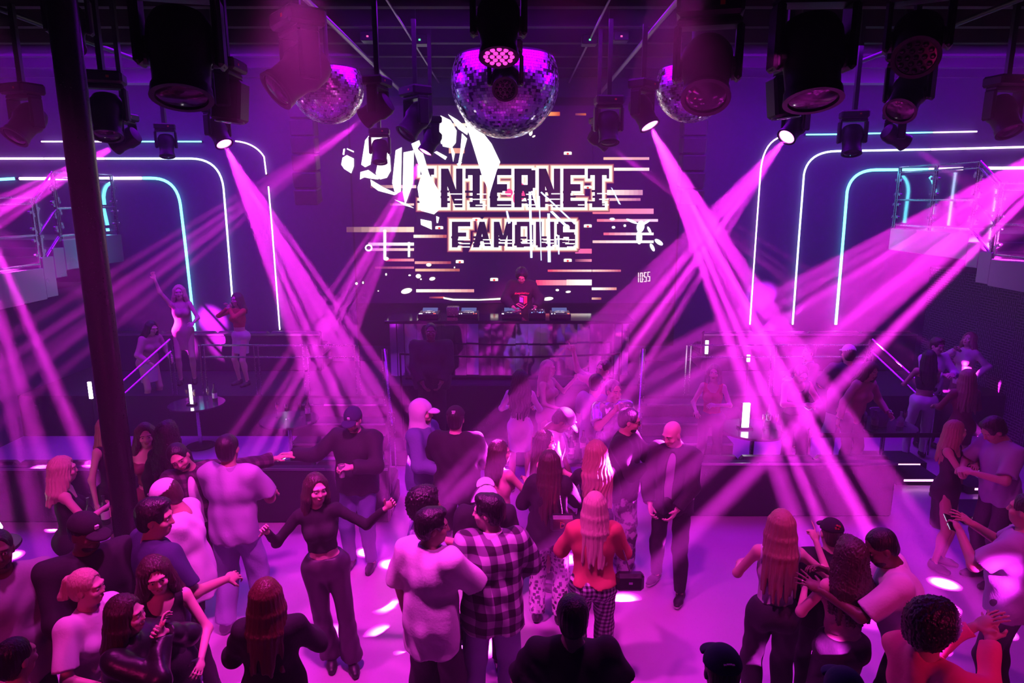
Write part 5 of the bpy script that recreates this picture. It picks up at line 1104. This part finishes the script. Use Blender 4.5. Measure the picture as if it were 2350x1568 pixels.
pp(23, 984, 1163, 1.82, 152, 'man in oversized white tee shirt and dark trousers with a curly top haircut', skin='m', hair=('crop', 'black'), top=('over', 'white', {'hem': .74}), bottom=('wide', 'dk'), head=(-52, 4, 0), an='mid', ap='down', hn='hold', res=.009, feet=((.15, .02), (-.12, .0)))
pp(24, 1112, 1090, 1.74, 8, 'man with backwards white cap in open black jacket looking down', skin='l', hair=('short', 'brown'), top=('jacket', 'black', {'open': 'white'}), bottom=('trousers', 'black'), cap=('white', True), head=(0, 34, 0), lean=(6, 0), an='low', ap='low', hn='hold')
pp(25, 1130, 1143, 1.83, 186, 'dark haired man in large plaid flannel shirt and pale jeans', skin='l', hair=('crop', 'black'), extras=('moustache',), top=('over', 'flannel', {'hem': .80, 'collar': 'white', 'name': 'flannel_shirt'}), bottom=('wide', 'jean'), head=(72, 4, 0), lean=(3, 0), ap='down', hp='hold', an='bent', res=.009, feet=((.16, .02), (-.12, .02)), shoes='w', bulk=1.05)
pp(26, 1146, 1012, 1.66, 138, 'woman with straight brown hair and bare shoulders right of the cap wearers', sex='f', skin='m', hair=('long', 'brown', .26), top=('tank', 'pink'), bottom=('skirt', 'black', .5), an='mid', ap='bent', head=(-40, 0, 0))
pp(27, 1194, 850, 1.70, 176, 'woman in tight white long sleeved dress with dark curls down her back', sex='f', skin='l', hair=('wavy', 'black', .46), top=('dresslong', 'white', {'hem': .62}), ap='bent', an='bent')
pp(28, 1258, 828, 1.70, 58, 'blond woman in beige slip dress raising a hand in front of the booth', sex='f', skin='l', hair=('long', 'blond', .32), top=('dress', 'beige', {'hem': .5}), ap=(.42, -.22, 1.42, .4, 0, -1), hp='fist', an='bent', head=(15, 0, 0))
pp(29, 1386, 829, 1.80, -52, 'balding man in pale pink tee pointing upwards with one hand', skin='l', hair=('short', 'brown'), extras=('chain',), top=('tee', 'pink'), bottom=('trousers', 'dk'), bulk=1.12, an=(-.46, -.10, 1.80, -1, 0, -.4), hn='point', ap='bent')
pp(31, 1352, 868, 1.78, 150, 'short haired man holding a white can behind the shiny shirt', skin='l', hair=('buzz', 'black'), top=('tee', 'lilac'), bottom=('trousers', 'dk'), ap='mid', hp='hold', head=(-20, 0, 0))
pp(30, 1380, 871, 1.80, 16, 'man in shiny foil shirt drinking from a plastic cup', skin='l', hair=('short', 'black'), top=('polo', 'shiny', {'hem': .95, 'collar': 'shiny'}), bottom=('trousers', 'dk'), an='drink', hn='hold', head=(10, 6, 0), bulk=1.12, extras=('belt',))
pp(32, 1250, 925, 1.82, 78, 'man in black cap and loose white tee looking down at the high table', skin='d', hair=('short', 'black'), top=('over', 'white', {'hem': .7}), bottom=('trousers', 'dk'), cap=('black', False, '', ('lilac', [(0, 0, .018, .022)])), head=(0, 34, 0), lean=(10, 0), ap='low', an='low')
pp(33, 1438, 938, 1.82, 62, 'man in sunglasses and black jacket with acid washed jeans', skin='m', hair=('short', 'black'), extras=('glasses', 'beard'), top=('jacket', 'black'), bottom=('wide', 'camo'), shoes='w', ap='mid', an='mid', head=(15, 12, 0), hp='hold', feet=((.14, .08), (-.14, -.08)))
pp(34, 1553, 963, 1.81, -32, 'bald man in long open black jacket standing alone on the dance floor', skin='l', hair=None, top=('jacket', 'dk', {'open': 'lilac'}), bottom=('trousers', 'black'), shoes='s', head=(-18, 22, 0), ap='low', an='low', feet=((.16, -.12), (-.16, .10)), res=.009)
pp(35, 1252, 989, 1.66, 74, 'woman with straight dark hair at the high table, turned right', sex='f', skin='l', hair=('long', 'brown', .32), top=('tank', 'wine'), bottom=('skirt', 'black', .5), ap='mid', an='low')
pp(36, 1262, 1034, 1.70, 172, 'woman with very long brown hair, black jacket and newsprint trousers', sex='f', skin='l', hair=('long', 'brown', .58), top=('jacket', 'black'), bottom=('wide', 'news'), an='mid', ap='bent', res=.0095, hn='hold')
pp(37, 1368, 1013, 1.70, 192, 'woman with long wavy blond hair and black top by the high table', sex='f', skin='l', hair=('wavy', 'dkblond', .44), top=('long', 'black'), bottom=('trousers', 'black'), ap='mid', an='bent', res=.0095)
pp(38, 1366, 1131, 1.66, 176, 'woman in rust orange top and small checked trousers with long highlighted hair', sex='f', skin='l', hair=('long', 'blond', .40), top=('jacket', 'shawl', {'hem': .98}), bottom=('wide', 'check'), ap='bent', an='bent', res=.009, bulk=1.05)
pp(39, 1315, 1371, 1.80, 178, 'man with short dark hair and black tee seen from behind at the bottom', skin='l', hair=('short', 'black'), top=('tee', 'black'), bottom=('trousers', 'dk'), bulk=1.12, ap='bent', an='bent', res=.0085)
pp(40, 1660, 1494, 1.78, 180, 'man in black cap with pale stitching at the bottom right of centre', skin='l', hair=('buzz', 'brown'), top=('tee', 'black'), bottom=('trousers', 'dk'), cap=('navy', False, '', ('beige', [(-.024, .006, .012, .005), (-.008, .010, .012, .005), (.008, .010, .012, .005), (.024, .006, .012, .005)]), 1), res=.009)
pp(41, 1942, 1548, 1.76, 170, 'person in plain navy cap just showing at the bottom edge', skin='l', hair=('short', 'brown'), top=('tee', 'navy'), bottom=('trousers', 'dk'), cap=('navy', False))
# right side
pp(42, 1795, 1172, 1.72, 172, 'woman with long straight blond hair and white tank top lifting one finger', sex='f', skin='l', hair=('long', 'dkblond', .46), top=('tank', 'white', {'hem': 1.04}), bottom=('wide', 'dk'), an=(-.30, -.14, 1.45, -1, .1, -1), hn='point', ap='bent', res=.0085)
pp(43, 1955, 1242, 1.68, 186, 'woman with thick curly hair and pink tube top seen from behind', sex='f', skin='l', hair=('curl', 'brown', .36), top=('tube', 'pink'), bottom=('trousers', 'dk'), ap=(.14, -.28, 1.22, 1, .6, -1), an=(-.14, -.28, 1.22, -1, .6, -1), res=.0085, bulk=1.06)
pp(44, 2118, 1216, 1.80, -112, 'man in open white shirt bending towards the curly haired woman', skin='d', hair=('buzz', 'black'), extras=('beard',), top=('polo', 'white', {'collar': 'white', 'hem': .80}), bottom=('trousers', 'black'), lean=(16, 0), head=(20, 14, 0), ap=(.18, -.55, 1.30, .6, .3, -1), an=(-.14, -.50, 1.28, -.5, .3, -1), res=.009, hp='open')
pp(45, 2142, 1394, 1.80, 112, 'man with short afro and orange shirt clapping in the lower right corner', skin='m', hair=('afro', 'black'), top=('long', 'orange'), bottom=('trousers', 'dk'), ap=(.045, -.42, 1.50, .8, .1, -1.6), an=(-.045, -.42, 1.48, -.8, .1, -1.6), hp='open', hn='open', head=(-10, 4, 0), res=.0078, extras=('beard',))
pp(46, 1911, 1196, 1.58, 178, 'person in black with a red patterned dark cap behind the curly haired woman', skin='l', hair=('buzz', 'brown'), top=('jacket', 'black'), bottom=('trousers', 'black'), cap=('black', False, '', ('red', [(-.02, .012, .016, .014), (.006, .02, .014, .01), (.018, -.004, .012, .016), (-.008, -.008, .014, .008)]), 1))
pp(47, 2362, 1138, 1.80, 218, 'man in dim violet shirt filming with a phone at the right edge', skin='m', hair=('short', 'black'), top=('tee', 'lilac'), bottom=('trousers', 'black'), bulk=1.2, ap='phone', an='phone', hp='hold', hn='spread')
pp(48, 2322, 950, 1.82, -86, 'man in pale lilac shirt looking down at the right edge', skin='m', hair=('crop', 'black'), top=('polo', 'lilac', {'collar': 'lilac'}), bottom=('trousers', 'dk'), head=(0, 30, 0), lean=(8, 0), ap='mid', an='mid')
pp(49, 2196, 967, 1.64, 40, 'blond woman in dark strappy dress with folded arms', sex='f', skin='m', hair=('long', 'dkblond', .3), top=('dress', 'black', {'hem': .5}), ap='chest', an='chest', head=(35, 0, 0))
pp(50, 2222, 848, 1.70, 176, 'woman with long blond hair in wine red sleeved top seen from behind', sex='f', skin='m', hair=('long', 'dkblond', .4), top=('dresslong', 'wine', {'hem': .7}), ap='bent', an='bent')
pp(51, 2134, 804, 1.70, 168, 'woman in white trousers and black strapless top with dark hair', sex='f', skin='m', hair=('long', 'black', .34), top=('tube', 'black', {'hem': 1.14}), bottom=('trousers', 'white'), ap='bent', an='chest', feet=((.16, .0), (-.12, -.1)), bulk=1.04)
pp(52, 2150, 775, 1.78, 8, 'man in white shirt facing the camera behind the woman in white trousers', skin='l', hair=('crop', 'brown'), top=('long', 'white'), bottom=('trousers', 'dk'), an='mid', ap='mid', head=(0, 12, 0))
pp(53, 2224, 764, 1.72, -66, 'woman in cream blouse drinking with her head tilted back', sex='f', skin='l', hair=('wavy', 'dkblond', .3), top=('long', 'cream'), bottom=('trousers', 'dk'), an='drink', hn='hold', head=(0, -14, 0), ap='hip')
pp(54, 1978, 800, 1.84, 179, 'man in backwards white cap and loose navy tee beside the carafes', skin='l', hair=('short', 'black'), top=('over', 'navy'), bottom=('wide', 'lilac'), cap=('white', False), bulk=1.12, ap='bent', an='bent', feet=((.16, 0), (-.16, 0)), shoes='w')
pp(55, 1858, 791, 1.74, -72, 'person in dark top with bright collar turned left among the beams', sex='f', skin='l', hair=('bun', 'black'), top=('long', 'dk', {'collar': 'white'}), bottom=('trousers', 'dk'), ap='mid', hp='hold', an='mid')
pp(56, 1750, 832, 1.72, 6, 'person in dark vest looking at a phone behind the glowing table sign', skin='m', hair=('short', 'brown'), top=('tank', 'dk'), bottom=('trousers', 'dk'), head=(0, 32, 0), ap='mid', an='mid', hp='hold')
pp(57, 2012, 842, 1.74, 20, 'person in dusty pink reaching down to the carafes', sex='f', skin='m', hair=('wavy', 'brown', .2), top=('long', 'pink'), bottom=('trousers', 'dk'), lean=(14, 6), ap=(.34, -.30, 1.02, .8, .3, -1))
pp(63, 1655, 850, 1.66, -20, 'faint woman in red top near the glowing table sign', sex='f', skin='l', hair=('long', 'brown', .3), top=('tank', 'red'), bottom=('trousers', 'black'), ap='mid', an='bent')
# booth, stage step and left deck
spotp(58, px(1196, 612, 11.35).x, 11.35, 1.72, 4, 'disc jockey in black sweater with computer print behind the booth', z0=1.1, skin='m', hair=('curl', 'black', 0), top=('hoodie', 'black'), bottom=('trousers', 'black'), head=(-4, 32, 0), lean=(8, 0), ap=(.20, -.42, 1.10, 1, .2, -.5), an=(-.16, -.42, 1.10, -1, .2, -.5), bulk=1.08, res=.009)
spotp(59, px(988, 740, 9.85).x, 9.85, 1.86, 6, 'broad security guard in black standing before the mirror booth', z0=.25, skin='d', hair=('buzz', 'black'), top=('jacket', 'black'), bottom=('trousers', 'black'), bulk=1.42, ap='low', an='low')
spotp(60, px(410, 660, 11.7).x, 11.7, 1.74, 20, 'blond woman in short pale dress dancing on the left deck', z0=.7, sex='f', hair=('wavy', 'blond', .26), top=('dress', 'pink', {'hem': .62}), ap='bent', an='up')
spotp(61, px(338, 740, 11.3).x, 11.2, 1.66, 60, 'dark haired woman in pink leaning forward on the left deck', z0=.3, sex='f', hair=('bob', 'black', .14), top=('long', 'pink'), bottom=('skirt', 'skirt', .6), lean=(18, 0), ap='bent', an='bent')
spotp(62, px(543, 680, 11.6).x, 11.6, 1.62, -30, 'woman in short white skirt with hands at her hair on the left deck', z0=.7, sex='f', hair=('wavy', 'brown', .2), top=('croplong', 'red'), bottom=('skirt', 'skirt', .62), an='face', ap='face')
settle()
# things in hands
phone(19, 'n', 'lit phone held out by the man in the dark cap'); hcup(19, 'p', 'tall drink held by the man in the dark cap')
hcup(1, 'n', 'small drink held by the blond woman with hand on hip', h=.10); hcup(2, 'p', 'drink held by the blond woman next to the column', h=.10)
hcup(22, 'p', 'drink held by the curly haired man in the violet shirt'); hcup(23, 'n', 'clear cup held by the man in the oversized white tee')
p, d, n, c = H[25]['p']; e_ = bottle(Vector((p.x, p.y, p.z - .22)), BOTM, 'dark beer bottle hanging from the hand of the man in flannel', None, .24, .03)
hcup(30, 'n', 'plastic cup at the lips of the man in the shiny shirt', h=.12); hcup(31, 'p', 'white can held up behind the shiny shirt', STEEL, .12, .031, 'drink_can', 'can')
hcup(33, 'p', 'cup held by the man in sunglasses', h=.1); hcup(36, 'n', 'small cup held by the woman with newsprint trousers', h=.09)
hcup(53, 'n', 'clear glass at the lips of the woman in the cream blouse', GLASS, .14, .032, 'drinking_glass', 'glass', (-.75, 0, .5)); hcup(55, 'p', 'tall glass held by the person with the bright collar', GLASS, .15, .032, 'drinking_glass', 'glass')
phone(56, 'p', 'phone held by the person behind the glowing sign'); phone(24, 'n', 'phone held by the man in the open black jacket', False); phone(47, 'p', 'phone filming at the right edge')
# shoulder bags
def bag(k, p, label, letter=False):
    tr_ = H[k]['tr']; q = tr_(p); e = empty('shoulder_bag', q, label, 'bag'); a = tr_((p[0] * .55, .02, 1.49)); top_ = q + Vector((0, 0, .08))
    MB().box(q, (.22, .09, .15), bev=.025).build('bag_body', LEATH, e); MB().tube([top_, (top_ + a) / 2 + Vector((0, .04, 0)), a], .006, 8).build('strap', STEEL, e)
    MB().box(q + Vector((0, -.048, .01)), (.03, .008, .02)).build('clasp', CHROME, e)
    if letter:
        m = MB(); f0 = q + Vector((-.02, -.052, 0)); m.box(f0, (.008, .006, .06)); m.tube([f0 + Vector((.0 + .034 * math.sin(math.pi * i / 10), 0, .027 * math.cos(math.pi * i / 10))) for i in range(11)], .004, 6); m.build('metal_letter', mat('gold_metal', (.9, .55, .25), .3, 1.0), e)
bag(38, (-.30, .06, 1.0), 'dark shoulder bag on the woman in the rust orange top'); bag(36, (-.14, .23, 1.16), 'black bag with gold letter D on the long haired woman', True)
# sweater print of the disc jockey: retro computer and arched word
tr_ = H[58]['tr']; e58 = H[58]['e']; pr = MB()
def pq(pts, mi, dep=0):
    f = [(x, -.165 - dep - .12 * (1.32 - z) * .3 + .25 * x * x, z) for x, z in pts]
    n = len(f); b0 = [(x, y + .004, z) for x, y, z in f]; pr.add(f + b0, [list(range(n)), list(range(n, 2 * n))[::-1]] + [[i, (i + 1) % n, n + (i + 1) % n, n + i] for i in range(n)], mi)
pq([(-.055, 1.285), (.03, 1.27), (.03, 1.14), (-.055, 1.16)], 0); pq([(.03, 1.27), (.085, 1.28), (.085, 1.165), (.03, 1.14)], 1, .001); pq([(-.055, 1.285), (.0, 1.295), (.085, 1.28), (.03, 1.27)], 2, .001)
pq([(-.044, 1.268), (.018, 1.256), (.018, 1.170), (-.044, 1.184)], 3, .004); pq([(-.105, 1.14), (-.06, 1.165), (.045, 1.105), (.01, 1.065)], 2, .002); pq([(-.085, 1.14), (-.06, 1.152), (.028, 1.105), (.006, 1.085)], 0, .005); pq([(.045, 1.105), (.088, 1.155), (.088, 1.14), (.02, 1.07)], 1, .003)
for i, ch in enumerate('AlwaysSanicur'):
    fc = bpy.data.curves.new('t', 'FONT'); fc.body = ch; fc.size = .05; fc.extrude = .002; fc.offset = .0008; fc.align_x = 'CENTER'
    o_ = bpy.data.objects.new('t', fc); COL.objects.link(o_); dg = bpy.context.evaluated_depsgraph_get(); me = o_.evaluated_get(dg).to_mesh(); x0 = -.114 + .019 * i
    vs_l = [(x0 + v.co.x * .75, -.172 - .006 * (13 - i) / 13 + v.co.z + .15 * x0 * x0, 1.312 + v.co.y * (1.15 if i in (0,) else 1.0) + .010 * math.cos(x0 * 12)) for v in me.vertices]; pr.add(vs_l, [list(p_.vertices) for p_ in me.polygons], 4)
    o_.to_mesh_clear(); bpy.data.objects.remove(o_); bpy.data.curves.remove(fc)
sv = pr.build('sweater_print', [mat('print_dark', (.06, .03, .1), .6), mat('print_red', (.8, .08, .12), .6), mat('print_pink', (.75, .25, .4), .6), mat('print_lilac', (.5, .35, .9), .6), mat('print_word_red', (.9, .06, .12), .6)], None); sv.parent = e58
Tm = Matrix.Rotation(math.radians(8), 3, 'X'); pv = Vector((0, 0, .95)); o_l = sv.location.copy()
for v in sv.data.vertices: v.co = Tm @ (v.co + o_l - pv) + pv
sv.location = (0, 0, 0)
